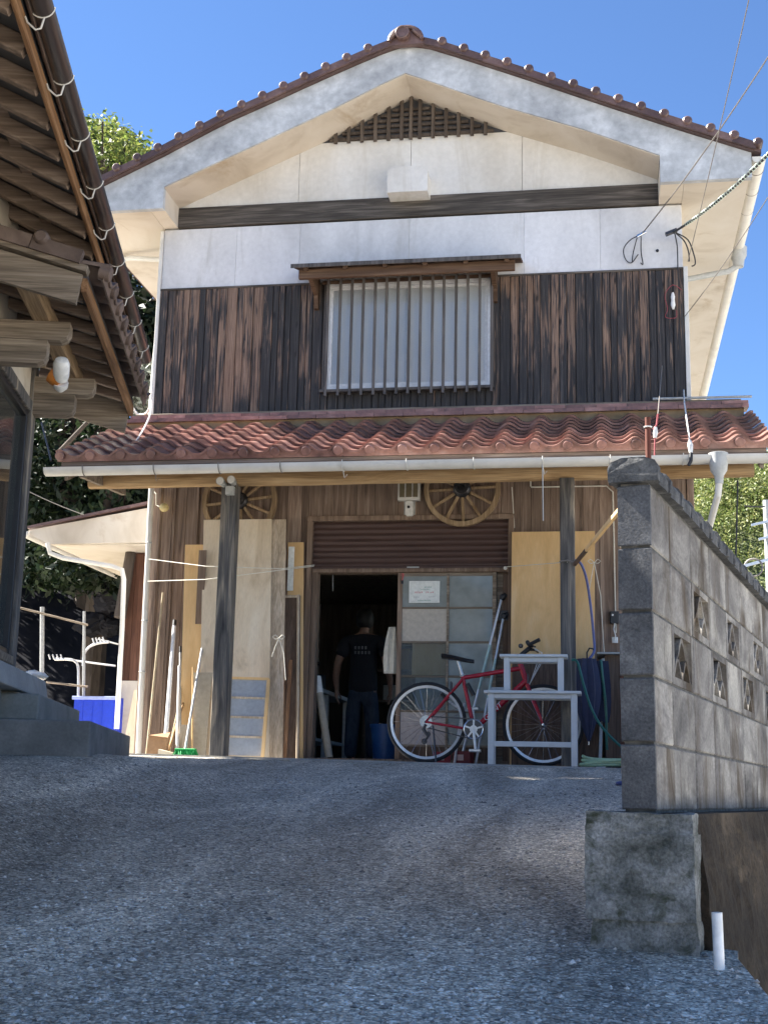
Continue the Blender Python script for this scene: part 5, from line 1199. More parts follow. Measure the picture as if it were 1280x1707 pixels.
for s_ in (-1, 1):
    ft(BB+V((-.03,.02*s_,0)), A_+V((0,.06*s_,0)), .011, .008, name='chainstay'); ft(ST+V((0,.018*s_,-.02)), A_+V((0,.06*s_,0)), .010, .007, name='seatstay')
    MB().tube([HB+V((.012,.035*s_,-.03)), HB.lerp(F_,.5)+V((.0,.045*s_,0)), F_+V((-.02,.05*s_,.06)), F_+V((0,.05*s_,0))], [.018,.015,.012,.009], 10).build('fork_blade', REDP, BK, smooth=True)
MB().tube([F_-AX*.065, F_+AX*.065], .009, 8).build('axle', STL, BK); MB().tube([F_-AX*.065, F_-AX*.07+V((.02,0,-.015))], .006, 6).build('quick_release', STL, BK)
sp_ = bk(763, 1100); ft(ST, sp_+V((0,0,.0)), .0135, .0135, ALW, 'seat_post')
MB().ring(ST+V((-.002,0,.012)), sp_-ST, .018, .006, 14, 6).build('seat_clamp', ALW, BK)
# saddle: tapered from a wide rear to a narrow nose
s0, s1 = bk(737, 1097), bk(790, 1101); mb = MB(); rws = []
for k in range(9):
    t_ = k/8; c = s0.lerp(s1, t_); hw = .072*(1-t_)**1.3+.016; hh = .018+.010*(1-t_)
    c = c+V((0,0,.012*math.cos(t_*3)))
    rws.append([c+V((0, hw*math.cos(w), hh*math.sin(w) if math.sin(w) > 0 else hh*.7*math.sin(w))) for w in [2*math.pi*j/12 for j in range(13)]])
mb.quads(rws); mb.add(rws[0][:-1], [tuple(range(12))]); mb.add(rws[-1][:-1], [tuple(range(12))]); mb.build('saddle', BLK_, BK, smooth=True)
mb = MB(); [mb.tube([s0+V((.05,s_*.02,-.015)), sp_+V((.0,s_*.02,.0)), s1+V((-.06,s_*.015,-.012))], .0035, 5) for s_ in (-1,1)]; mb.build('saddle_rails', STL, BK)
# stem, bars, grips, levers
stm = bk(865, 1098); hbr = bk(884, 1079)
MB().tube([HT+V((-.006,0,.03)), stm], .02, 12).build('headset', BLK_, BK, smooth=True); MB().tube([stm, stm+V((.02,0,.035)), hbr], [.02,.018,.02], 10).build('stem', BLK_, BK, smooth=True)
HBR = MB().tube([hbr+V((-.01,-.27,.012)), hbr+V((0,-.1,.0)), hbr, hbr+V((0,.1,0)), hbr+V((-.01,.27,.012))], .012, 10).build('handlebar', BLK_, BK, smooth=True)
for s_ in (-1, 1):
    MB().tube([hbr+V((-.01,.27*s_,.012)), hbr+V((-.006,.17*s_,.007))], .017, 10).build('grip', RUB, HBR, smooth=True)
    MB().tube([hbr+V((0,.15*s_,.0)), hbr+V((.035,.16*s_,-.01)), hbr+V((.05,.22*s_,-.02))], [.012,.008,.006], 8).build('brake_lever', BLK_, HBR, smooth=True)
e0, e1 = bk(884, 1081, -.27), bk(902, 1073, -.30); MB().tube([e0, e1], [.014,.016], 10).build('bar_end', BLK_, HBR, smooth=True)
c = bk(870, 1081, -.2); MB().tube([c-AX*.02, c, c+AX*.02], [.012,.02,.012], 12).build('bell', DST, HBR, smooth=True)
for k, (dx, dz) in enumerate(((.05, -.12), (.08, -.09), (.035, -.10))):
    MB().tube([hbr+V((.03,-.1+.1*k,-.01)), hbr+V((.075+.01*k,-.06+.05*k,-.04)), hbr+V((dx+.03,0,dz)), HB+V((.03,.02*k-.02,-.03))], .003, 5).build('cable', PORC, BK, smooth=True)
# drivetrain
CR = MB().disc(BB-AX*.045, AX, .085, .004, 36).build('chainring', DST, BK); MB().ring(BB-AX*.045, AX, .078, .006, 36, 6).build('outer_ring', STL, CR); MB().disc(BB-AX*.05, AX, .032, .012, 20).build('spider', ALW, CR)
for k in range(5):
    w = k*2*math.pi/5+.3; MB().bar(BB-AX*.05, BB-AX*.05+V((.075*math.cos(w),0,.075*math.sin(w))), .014, .006, up=AX).build('spider_arm', ALW, CR)
for s_, (px, py) in ((-1, (794, 1252)), (1, (786, 1180))):
    e = bk(px, py, .07*s_); b0 = BB+AX*.06*s_; MB().bar(b0, e, .022, .012, up=AX, c=.003).build('crank_arm', ALW, BK)
    MB().cham(e.x-.045, e.x+.045, e.y+(.01 if s_ > 0 else -.10), e.y+(.10 if s_ > 0 else -.01), e.z-.012, e.z+.012, .005, 'x').build('pedal', ALW, BK)
CS = MB().lathe([(.052,-.045),(.052,-.042),(.045,-.041),(.045,-.037),(.037,-.036),(.037,-.032),(.03,-.03),(.03,-.02)], 24, Matrix.Translation(A_) @ Matrix.Rotation(-math.pi/2, 4, 'X')).build('cassette', STL, BK)
for dz, dz2 in ((.084, .045), (-.084, -.045)): MB().bar(BB-AX*.045+V((0,0,dz)), A_-AX*.04+V((0,0,dz2)), .005, .01).build('chain', DST, BK)
rd = A_-AX*.05; mb = MB(); mb.tube([rd+V((0,0,-.02)), rd+V((-.02,0,-.06)), rd+V((.02,0,-.12)), rd+V((-.01,0,-.16))], [.012,.016,.012,.01], 8); mb.disc(rd+V((.02,0,-.10)), AX, .022, .01, 14); mb.disc(rd+V((-.01,0,-.16)), AX, .024, .01, 14); mb.build('derailleur', DST, BK, smooth=True)
for c, d in ((bk(752, 1146), V((-.02,0,.02))), (bk(880, 1133), V((.03,0,.03)))):
    mb = MB()
    for s_ in (-1, 1): mb.bar(c+V((0,.035*s_,-.04)), c+V((0,.03*s_,.04)), .014, .018)
    mb.tube([c+V((0,-.03,.045)), c+V((0,.03,.045))], .005, 6); mb.build('brake', DST, BK)
# shock-like black bottle under the top tube, kickstand
MB().tube([bk(779,1140,-.03), bk(790,1160,-.03)], .018, 12).build('pump', BLK_, BK, smooth=True); MB().tube([A_+V((.06,-.05,-.03)), V((A_.x+.10, YB-.12, zfl+.004))], .008, 8).build('kickstand', DST, BK, smooth=True)
# maker's lettering along the down tube
fc = bpy.data.curves.new('letters', 'FONT'); fc.body = 'GIANT'; fc.size = .062; fc.extrude = .0008; fc.shear = .25
fo = bpy.data.objects.new('letters', fc); COL.objects.link(fo); bpy.context.view_layer.update()
dg = bpy.context.evaluated_depsgraph_get(); me = bpy.data.meshes.new_from_object(fo.evaluated_get(dg)); bpy.data.objects.remove(fo); me.materials.clear(); me.materials.append(WHT)
d_ = (HB-BB).normalized(); up2 = V((0,-1,0)).cross(d_); 
if up2.z < 0: up2 = -up2
st_ = BB+d_*.115+V((0,-.0235,0))-up2*.02
link('lettering', me, BK, Matrix(((d_.x, up2.x, 0, st_.x), (d_.y, up2.y, -1, st_.y), (d_.z, up2.z, 0, st_.z), (0,0,0,1))))
# ------------------------------------------------------------------ hoses, umbrella, cabinet at the right end
CB = thing('brown_cabinet', 'low brown cabinet at the right end of the porch', 'cabinet', fl(1020, 11.2))
xa_, xb_ = W(1008,1150,11.1).x, W(1060,1150,11.1).x; zc = W(1015,1092,11.1).z
MB().bb(xa_, xb_, 11.1, 11.5, zf(0)+.06, zc).build('body', DOORB, CB); MB().cham(xa_-.06, xb_, 11.02, 11.52, zc+.001, zc+.016, .003, 'x').build('top', PVG, CB)
for x in (xa_, xb_-.04): MB().bb(x, x+.04, 11.11, 11.15, zf(0), zf(0)+.059).build('foot', BLK_, CB)
MB().bb(xa_+.12, xb_-.0, 11.094, 11.0995, zf(0)+.1, zc-.03).build('door', wood('cabinet_red_brown', (.1,.04,.025), (.16,.07,.045), (.2,.1,.07)), CB)
UM = thing('folded_umbrella', 'folded navy umbrella hanging beside the right porch post', 'umbrella', W(982, 1235, 10.85))
tp, bt_ = W(978, 1098, 10.85), W(981, 1236, 10.85); mb = MB(); rws = []
for k in range(9):
    t_ = k/8; c = tp.lerp(bt_, t_); r_ = (.05+.05*math.sin(min(1, t_*1.6)*math.pi*.5))*(1-t_**2.2)+.008
    rws.append([c+V((r_*(1+.22*math.cos(6*w))*math.cos(w), r_*.7*(1+.22*math.cos(6*w))*math.sin(w), 0)) for w in [2*math.pi*j/24 for j in range(25)]])
mb.quads(rws); mb.build('canopy', NAVY, UM, smooth=True); MB().tube([bt_+V((0,0,.01)), bt_+V((0,0,-.03))], .005, 6).build('ferrule', STL, UM)
MB().tube([tp, tp+V((0,0,.05)), tp+V((.02,0,.085)), tp+V((.05,0,.08)), tp+V((.06,0,.05))], .007, 8).build('handle', BLK_, UM, smooth=True)
UM2 = thing('dark_jacket', 'dark navy cloth hanging behind the umbrella', 'cloth', W(1005, 1180, 10.98)); mb = MB(); tp, bt_ = W(1001, 1102, 10.98), W(1003, 1205, 10.98); rws = []
for k in range(7):
    t_ = k/6; c = tp.lerp(bt_, t_); r_ = .055+.035*t_-.04*t_**4
    rws.append([c+V((r_*(1+.18*math.cos(5*w+1))*math.cos(w), r_*.5*math.sin(w), .012*math.cos(4*w)*t_)) for w in [2*math.pi*j/20 for j in range(21)]])
mb.quads(rws); mb.build('cloth', simple('blue_black_cloth', (.02,.024,.05), .85), UM2, smooth=True)
def smooth_pts(P, n=8):
    out = []; Q = [P[0]]+P+[P[-1]]
    for i in range(1, len(Q)-2):
        p0, p1, p2, p3 = Q[i-1:i+3]
        for k in range(n):
            t_ = k/n; out.append(.5*((2*p1)+(p2-p0)*t_+(2*p0-5*p1+4*p2-p3)*t_*t_+(3*p1-p0-3*p2+p3)*t_**3))
    return out+[P[-1]]
def hose(name, label, P, r_, mat, cat='hose'): return MB().tube(smooth_pts(P), r_, 8).build(name, mat, None, smooth=True, label=label, cat=cat)
hose('blue_hose', 'blue hose looping down beside the right porch post', [W(958,934,10.6), W(968,940,10.6), W(977,965,10.7), W(984,1010,10.8), W(989,1060,10.85), W(990,1085,10.85), W(982,1098,10.83), W(975,1108,10.83)], .011, HBL)
hose('green_hose', 'green hose slanting down to the block wall', [W(952,1100,10.5), W(962,1104,10.5), W(972,1140,10.5), W(985,1180,10.5), W(1005,1215,10.5), W(1038,1248,10.5)], .010, HGR)
hose('dark_green_hose', 'dark green hose hanging in front of the brown cabinet', [W(1001,1100,10.9), W(1004,1130,10.9), W(1009,1180,10.95), W(1011,1250,11.0)], .012, HGR)
c = fl(1012, 10.45)
P = [c+V((-.22+.0*k,0,0)) for k in range(0)]
for k in range(30): w = k*.55; r_ = .17+.012*math.sin(k*1.3); P.append(c+V((.02+r_*1.25*math.cos(w), r_*.55*math.sin(w), .014+.0022*k+.008*math.sin(k*.9))))
hose('coiled_hose', 'coil of pale green hose on the porch floor by the block wall', P, .012, HPG)
P = []; cc = atz(1033, 1304, -.17); c2 = V((cc.x, cc.y, zdrive(cc.x, cc.y)+.014))
MB().ring(c2+V((.03,0,0)), (0,.15,1), .05, .010, 24, 8).build('hose_loop', HBL, None, smooth=True, label='small loop of blue hose on the driveway beside the pillar', cat='hose')
stick('grey_pole', 'pale grey pole leaning against the brown cabinet', fl(999, 10.95), W(1005, 1098, 11.08), .014, PVG, group=None)
c = fl(999, 10.93); MB().cham(c.x-.03, c.x+.045, c.y-.02, c.y+.02, c.z, c.z+.05, .012, 'y').build('pole_foot', PORC, None, label='small white plastic foot beside the pale grey pole', cat='fitting')
# squared stick from the post out to the block wall
p, q = W(957, 941, 10.52), W(1034, 848, 9.7)
SK = thing('squared_timber', 'pale squared timber sticking out from the right porch post', 'timber', p)
MB().bar(p.lerp(q,.28), q, .03, .034, c=.003).build('shaft', PLYO, SK); MB().bar(p, p.lerp(q,.28), .026, .03, c=.003).build('dark_end', DOORB, SK)
MB().tube([W(932,936,YPO-.07), W(946,934,YPO-.075), W(960,939,YPO-.1)], .007, 6).build('wire_tie', WIRG, SK)
# socket box with a small white light
c = W(1023, 1030, YW-.05); SB = thing('socket_box', 'black outdoor socket box on the right wall boards', 'socket', c)
MB().cham(c.x-.035, c.x+.04, YW-.075, YW-.02, c.z-.05, c.z+.055, .008).build('box', BLK_, SB); MB().disc((c.x-.012, YW-.077, c.z+.022), (0,1,0), .009, .004, 12).build('indicator', PORC, SB)
mb = MB(); mb.tube([c+V((.005,-.02,-.05)), c+V((-.005,-.03,-.1)), c+V((.01,-.04,-.16)), c+V((.0,-.04,-.2))], .006, 6); mb.cham(c.x-.022, c.x+.03, YW-.085, YW-.05, c.z-.22, c.z-.17, .01); mb.build('plug', PORC, SB)
MB().tube([W(904,775,YE-.12), W(905,868,YE-.1)], .004, 6).build('hanging_rod', PVG, None, label='thin grey rod hanging from the gutter by the right post', cat='rod')
# ================================================================== INSIDE THE DOORWAY
PZ = .006
WBn = thing('workbench', 'grey workbench loaded with tools inside the doorway', 'workbench', (-3.1, 13.3, PZ))
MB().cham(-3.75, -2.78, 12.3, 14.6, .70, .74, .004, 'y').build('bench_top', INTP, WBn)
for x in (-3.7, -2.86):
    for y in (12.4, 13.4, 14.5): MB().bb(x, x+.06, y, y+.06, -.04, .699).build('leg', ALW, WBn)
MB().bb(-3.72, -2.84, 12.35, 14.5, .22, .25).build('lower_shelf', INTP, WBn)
rg = random.Random(8)
for k, (x, y, w_, h, lab) in enumerate(((-2.92, 12.5, .16, .16, 'dark machine head on the near end of the workbench'), (-2.95, 13.0, .2, .22, 'dark boxy tool in the middle of the workbench'), (-3.0, 13.6, .22, .3, 'tall dark tool case at the back of the workbench'))):
    t_ = thing('bench_tool', lab, 'tool', (x, y, .741)); MB().cham(x-w_/2, x+w_/2, y-.1, y+.1, .741, .741+h*.6, .02).build('body', INTD, t_); MB().tube([V((x,y,.741+h*.6)), V((x,y,.741+h)), V((x+.06,y,.741+h))], .02, 8).build('handle', INTD, t_)
for k, (x, z0, h, lab) in enumerate(((-3.15, .26, .2, 'dark crate on the workbench lower shelf'), (-2.98, .26, .28, 'pale box on the workbench lower shelf'))):
    t_ = thing('shelf_box', lab, 'box', (x, 12.7, z0)); MB().cham(x-.09, x+.09, 12.6, 12.85, z0, z0+h, .006).build('body', INTD if k == 0 else INTP, t_); MB().cham(x-.095, x+.095, 12.595, 12.855, z0+h, z0+h+.02, .004).build('lid', INTP if k else INTD, t_)
# left inner wall: pale panels on posts
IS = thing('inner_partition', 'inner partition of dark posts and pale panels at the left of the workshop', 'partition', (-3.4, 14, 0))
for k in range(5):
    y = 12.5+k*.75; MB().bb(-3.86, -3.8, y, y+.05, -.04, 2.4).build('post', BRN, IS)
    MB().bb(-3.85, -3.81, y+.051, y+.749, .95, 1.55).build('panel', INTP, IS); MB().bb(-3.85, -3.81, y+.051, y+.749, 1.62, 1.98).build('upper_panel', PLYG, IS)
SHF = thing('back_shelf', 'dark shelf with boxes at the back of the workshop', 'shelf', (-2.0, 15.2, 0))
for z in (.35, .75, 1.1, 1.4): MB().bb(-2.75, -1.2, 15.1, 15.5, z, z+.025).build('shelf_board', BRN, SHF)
for x in (-2.75, -2.0, -1.24): MB().bb(x, x+.04, 15.11, 15.49, -.04, 1.7).build('upright', BRN, SHF)
for k in range(9):
    x = -2.6+.16*k; z = (.376, .776, 1.126)[k % 3]; w_ = .055+.02*(k % 2); h = .12+.05*((k*7) % 3)
    t_ = thing('stored_box', ('dark box', 'grey box', 'brown box')[k % 3]+' number-like stack on the back shelf' if False else ('left', 'middle', 'right')[k//3]+' '+('low dark box on the bottom shelf at the back', 'grey box on the middle shelf at the back', 'brown box on the top shelf at the back')[k % 3], 'box', (x, 15.2, z), 0, 'boxes on the back shelf'); MB().cham(x-w_, x+w_, 15.12, 15.35, z, z+h, .004).build('body', (INTD, INTP, CRD)[k % 3], t_); MB().cham(x-w_-.003, x+w_+.003, 15.117, 15.353, z+h, z+h+.015, .003).build('lid', (INTP, INTD, CRD)[k % 3], t_)
bd('inner_board', 'golden board standing behind the sliding door glass', 684, 741, 1066, 11.68, 11.70, PLYO, zb=.75)
bd('inner_pale_board', 'pale grey board behind the lower panes of the sliding door', 690, 744, 1125, 11.68, 11.69, PVG, zb=.3)
# cardboard tube leaning in the opening
p, q = W(549, 1256, 11.72), W(529, 1130, 11.9); p.z = .02
TB = thing('cardboard_tube', 'long pale cardboard tube leaning just inside the doorway', 'tube', p); MB().tube([p, q], .035, 16).build('tube', CRDP, TB, smooth=True); MB().tube([p.lerp(q,.8), p.lerp(q,1.01)], .0365, 16).build('white_end', PORC, TB, smooth=True)
# blue bin
p = W(641, 1240, 12.4); BN = thing('blue_bin', 'blue plastic bin just inside the doorway', 'bin', (p.x, 12.4, PZ)); zt_ = W(641, 1208, 12.4).z
MB().lathe([(.10,PZ-.03),(.135,zt_-.03),(.145,zt_-.03),(.147,zt_),(.13,zt_),(.095,.0)], 18, Matrix.Translation(V((p.x,12.4,0)))).build('body', BLB, BN, smooth=True)
# towel over the door edge
a_ = W(657, 1045, 11.75); TW = thing('cream_towel', 'cream towel hanging at the edge of the sliding door', 'towel', a_); mb = MB(); rws = []
for k in range(9):
    t_ = k/8; w_ = .04+.035*math.sin(t_*2.2); rws.append([V((a_.x-w_*1.3+w_*1.6*j/6, 11.76+.012*math.sin(j*2+t_*2), a_.z-.42*t_+.0)) for j in range(7)])
mb.quads(rws); mb.quads([[p+V((0,.006,0)) for p in r_] for r_ in rws]); mb.build('cloth', CORD, TW, smooth=True)
MB().tube([W(555, 952, 11.75), W(555, 985, 11.75)], .003, 5).build('pull_cord', PVG, None, label='thin pale cord hanging inside the top of the doorway', cat='cord')
# ------------------------------------------------------------------ person, seen from behind
PXc = W(605, 1150, 13.5); PB = V((PXc.x, 13.5, PZ-.04))
PE = thing('person', 'person in black printed T-shirt and jeans standing in the doorway, back turned', 'person', PB)
def skinmesh(name, nodes, edges, mat, parent, sub=2):
    me = bpy.data.meshes.new(name); me.from_pydata([tuple(PB+V(n_[0])) for n_ in nodes], edges, []); o = bpy.data.objects.new(name, me); COL.objects.link(o)
    MW[o.name] = Matrix.Identity(4); o.parent = parent; o.matrix_parent_inverse = MW[parent.name].inverted(); me.materials.append(mat)
    bm = bmesh.new(); bm.from_mesh(me); L_ = bm.verts.layers.skin.verify()
    for v, n_ in zip(bm.verts, nodes): r_ = n_[1]; v[L_].radius = r_ if isinstance(r_, tuple) else (r_, r_); v[L_].use_root = (v.index == 0)
    bm.to_mesh(me); bm.free(); m_ = o.modifiers.new('skin', 'SKIN'); m_.use_smooth_shade = True; m_.branch_smoothing = .6; s_ = o.modifiers.new('sub', 'SUBSURF'); s_.levels = sub; s_.render_levels = sub
    return o
H = [((0,0,.86),(.125,.09)), ((0,0,1.0),(.12,.085)), ((0,.005,1.17),(.135,.09)), ((0,.0,1.31),(.12,.08)), ((0,.01,1.385),.05), ((0,.02,1.44),.05), ((0,.03,1.51),(.068,.082)), ((0,.03,1.585),(.055,.065))]
E_ = [(i,i+1) for i in range(7)]
def limb(pts, root):
    i0 = len(H)
    for k, p in enumerate(pts): H.append(p); E_.append((root if k == 0 else i0+k-1, i0+k))
    return len(H)-1
for s_ in (-1, 1):
    bx_ = .27 if s_ > 0 else .30
    wr_ = limb([((s_*.15,0,1.33),.06), ((s_*.2,-.0,1.28),.052), ((s_*(bx_-.03),-.01,1.07),.042), ((s_*bx_,.05,.93),.036), ((s_*(bx_+.0),.11,.82),.026)], 3)
    pm = limb([((s_*(bx_-.002),.12,.765),(.03,.018))], wr_)
    for f_, (dy, L_) in enumerate(((.022,.062),(.008,.072),(-.008,.068),(-.022,.055))):
        limb([((s_*(bx_+.0),.125+dy,.725),.0085), ((s_*(bx_-.012),.13+dy,.725-L_*.55),.008), ((s_*(bx_-.028),.128+dy,.725-L_),.007)], pm)
    limb([((s_*(bx_-.02),.15,.765),.010), ((s_*(bx_-.035),.165,.735),.009), ((s_*(bx_-.04),.168,.71),.008)], pm)
    an = limb([((s_*.09,0,.80),.085), ((s_*.10,.01,.46),.056), ((s_*.11,-.015,.12),.04), ((s_*.115,-.02,.05),.04), ((s_*.125,.08,.03),(.04,.026)), ((s_*.13,.15,.025),(.035,.02))], 0)
limb([((0,.105,1.50),.014)], 6); limb([((.07,.03,1.50),.012)], 6); limb([((-.07,.03,1.50),.012)], 6)
skinmesh('body', H, E_, SKIN, PE)
T = [((0,0,.74),(.17,.12)), ((0,0,.84),(.165,.12)), ((0,0,1.0),(.158,.115)), ((0,0,1.17),(.168,.118)), ((0,0,1.30),(.15,.10)), ((0,.01,1.37),(.07,.06))]; TE_ = [(0,1),(1,2),(2,3),(3,4),(4,5)]
for s_ in (-1, 1):
    i0 = len(T); T += [((s_*.16,0,1.32),.078), ((s_*.215,0,1.24),.082), ((s_*.245,-.005,1.12),.078)]; TE_ += [(4,i0),(i0,i0+1),(i0+1,i0+2)]
sh_ = skinmesh('t_shirt', T, TE_, SHIRT, PE)
Jn = [((0,0,.93),(.14,.10)), ((0,0,.80),(.15,.11))]; JE = [(0,1)]
for s_ in (-1, 1):
    i0 = len(Jn); Jn += [((s_*.09,0,.70),.095), ((s_*.10,.01,.46),.08), ((s_*.112,-.012,.20),.072), ((s_*.114,-.015,.09),.07)]; JE += [(1,i0),(i0,i0+1),(i0+1,i0+2),(i0+2,i0+3)]
skinmesh('jeans', Jn, JE, JEAN, PE)
mb = MB(); prof = [(.001,.115),(.05,.105),(.082,.07),(.096,.02),(.096,-.03),(.085,-.07),(.06,-.095)]; Mh = Matrix.Translation(PB+V((0,.02,1.535))) @ Matrix.Scale(1.08, 4, V((0,1,0)))
mb.lathe(prof, 18, Mh); mb.build('hair', HAIR, PE, smooth=True)
for s_ in (-1, 1): c = PB+V((s_*.115, .0, 0)); mb = MB(); rws = [[c+V((.05*math.cos(w)*sx_, .06+.14*math.sin(w)*1.0, z)) for w in [2*math.pi*j/16 for j in range(17)]] for z, sx_ in ((.041,1.0),(.06,1.0),(.10,.9),(.12,.6))]; mb.quads(rws); mb.add(rws[0][:-1], [tuple(range(16))]); mb.add(rws[-1][:-1], [tuple(range(16))]); mb.build('shoe', BLK_, PE, smooth=True)
rg = random.Random(2); mb = MB()
for row, (z, n_) in enumerate(((1.205, 4), (1.155, 5))):
    for k in range(n_):
        x = PB.x-.075+k*.036
        for q in range(3): mb.bb(x, x+.02, PB.y-.142, PB.y-.128, PB.z+z+q*.011, PB.z+z+q*.011+.005)
        mb.bb(x+.007+.004*rg.random(), x+.012, PB.y-.143, PB.y-.128, PB.z+z-.002, PB.z+z+.03)
mb.build('shirt_print', PRINT, PE)

# ================================================================== WIRES AND POLES
def wire(name, label, a, b, r_, mat, sag=.1, n=24, cat='wire'):
    P = [a.lerp(b, k/n)-V((0,0,sag*4*(k/n)*(1-k/n))) for k in range(n+1)]; return MB().tube(P, r_, 6).build(name, mat, None, smooth=True, label=label, cat=cat)
a = W(1070, 389, YW-.12); b = deep(1500, -268, 7.5)
CA = thing('service_cable', 'thin service cable with clamp and loops at the right of the plaster wall', 'cable', a)
P = [a.lerp(b, k/24)-V((0,0,.12*4*(k/24)*(1-k/24))) for k in range(25)]; MB().tube(P, .006, 6).build('cable', WIRG, CA, smooth=True)
MB().bar(a+V((-.05,0,-.03)), a+V((.03,0,.015)), .03, .025, c=.004).build('clamp', STL, CA)
for P in ([W(1066,392,YW-.1), W(1050,400,YW-.08), W(1039,415,YW-.06), W(1042,432,YW-.05), W(1052,438,YW-.04), W(1063,424,YW-.03)], [W(1068,392,YW-.1), W(1068,420,YW-.06), W(1071,440,YW-.05), W(1067,438,YW-.05)], [W(1062,394,YW-.1), W(1055,420,YW-.06), W(1053,437,YW-.05)]):
    MB().tube(smooth_pts(P, 5), .005, 6).build('loop', WIRE, CA, smooth=True)
a = W(1122, 387, YW-.16); b = deep(1430, 90, 7.0)
CB2 = thing('striped_cable', 'thick black cable spiralled with pale green tape at the right gable', 'cable', a)
P = [a.lerp(b, k/60)-V((0,0,.10*4*(k/60)*(1-k/60))) for k in range(61)]; MB().tube(P, .011, 8).build('cable', WIRE, CB2, smooth=True)
d_ = (b-a).normalized(); u_, v_ = frame(d_)
SP = []; tot = (b-a).length
for k in range(900):
    t_ = .1+.9*k/900; i_ = t_*60; p = P[int(min(i_,59))].lerp(P[int(min(i_,59))+1], i_-int(min(i_,59))); w = k*.42; SP.append(p+(u_*math.cos(w)+v_*math.sin(w))*.009)
MB().tube(SP, .0062, 4).build('spiral_tape', WIRP, CB2, smooth=True)
MB().bar(a+V((-.07,0,-.02)), a+V((.03,0,.02)), .045, .03, c=.004).build('clamp', DST, CB2)
for P in ([W(1124,389,YW-.14), W(1128,410,YW-.1), W(1129,440,YW-.06), W(1129,452,YW-.05)], [W(1126,389,YW-.14), W(1140,402,YW-.1), W(1147,420,YW-.08), W(1148,436,YW-.06)], [W(1126,388,YW-.14), W(1146,400,YW-.1), W(1156,425,YW-.08), W(1158,440,YW-.07), W(1152,444,YW-.06)]):
    MB().tube(smooth_pts(P, 5), .006, 6).build('tail', WIRE, CB2, smooth=True)
wire('thin_wire', 'thin wire running steeply down to the right wall corner', W(1146,436,YW-.05), deep(1265,-80,7), .0035, WIRG, .03)
wire('thin_wire', 'thin slack wire crossing in front of the right eave gutter', W(1141,527,YW-.05), deep(1400,130,6.5), .0035, WIRG, .06)
DRED = simple('faded_red', (.28,.05,.06), .7)
c = W(1121, 500, YW-.06); IN = thing('wall_insulator', 'white insulator with red wire at the right end of the charred boards', 'insulator', c)
mb = MB(); mb.tube([c+V((0,0,.07)), c+V((0,0,.03)), c, c+V((0,0,-.05)), c+V((0,0,-.09))], [.010,.02,.016,.022,.008], 12); mb.build('body', PORC, IN, smooth=True)
MB().tube(smooth_pts([c+V((.08,.02,.10)), c+V((0,-.01,.14)), c+V((-.07,0,.05)), c+V((-.05,0,-.08)), c+V((-.07,0,-.16)), c+V((.02,0,-.17)), c+V((.03,0,-.1))], 5), .0035, 6).build('red_wire', DRED, IN, smooth=True)
MB().disc(W(1095,418,YW-.016), (0,1,0), .014, .012, 14).build('wall_bolt', BLK_, None, label='small black bolt in the plaster at the upper right', cat='bolt')
# rusty pole behind the pillar with its stays
p = W(1079, 800, 4.75); q = W(1079, 696, 4.75)
RP = thing('rusty_pole', 'rust-red steel pole rising behind the block wall pillar', 'pole', (p.x, 4.75, -.7)); MB().tube([V((p.x,4.75,-.8)), V((q.x,4.75,q.z))], .0105, 12).build('pole', RUST, RP, smooth=True)
MB().ring(V((q.x,4.75,W(1079,712,4.75).z)), (0,0,1), .013, .003, 14, 5).build('clip', PORC, RP)
a, b = W(1103, 610, YW-.1), W(1096, 690, YE-.1); c2 = W(1090, 765, YE-.12)
ST_ = thing('stay_wire', 'wire with red and white insulators running down past the pent roof behind the rusty pole', 'wire', c2)
MB().tube([a, b], .004, 6).build('wire', WIRG, ST_); MB().tube([b, W(1094,708,YE-.1), W(1088,716,YE-.1)], .007, 8).build('red_sleeve', DRED, ST_, smooth=True); MB().tube([W(1092,712,YE-.1), W(1092,722,YE-.1), W(1091,730,YE-.1)], [.012,.02,.012], 10).build('insulator', PORC, ST_, smooth=True); MB().tube([W(1091,730,YE-.1), W(1090,770,YE-.11)], .006, 6).build('lower_wire', DRED, ST_)
a, b = W(1139, 650, YW-.1), W(1149, 735, YE-.08)
S2 = thing('stay_wire', 'black and white stay wire ending on the gutter near the hopper', 'wire', W(1152, 768, YE-.1)); MB().tube([a, W(1140,672,YE+.6), b], .006, 6).build('wire', PORC, S2); MB().tube([b, W(1150,742,YE-.1), W(1151,755,YE-.1)], [.012,.022,.014], 10).build('insulator', PORC, S2, smooth=True); MB().tube([W(1151,755,YE-.12), W(1151,768,YE-.13), W(1147,776,YE-.13)], .014, 8).build('lashing', WIRE, S2, smooth=True)
wire('drop_wire', 'dark wire hanging down from the pent roof at the right', W(1229,800,YE+.1), W(1225,960,YE+.1), .007, WIRE, 0)
# white rope at the left corner of the pent roof
MB().tube(smooth_pts([W(252,668,11.4), W(251,690,11.2), W(240,715,11.0), W(223,742,10.45)], 6), .009, 6).build('white_rope', PORC, None, smooth=True, label='white rope slanting over the left end of the pent roof', cat='rope')
MB().tube(smooth_pts([W(222,680,11.6), W(231,691,11.6), W(245,688,11.5), W(252,672,11.45)], 6), .012, 6).build('white_hook', PVC, None, smooth=True, label='curved white hook at the left end of the charred wall', cat='hook')
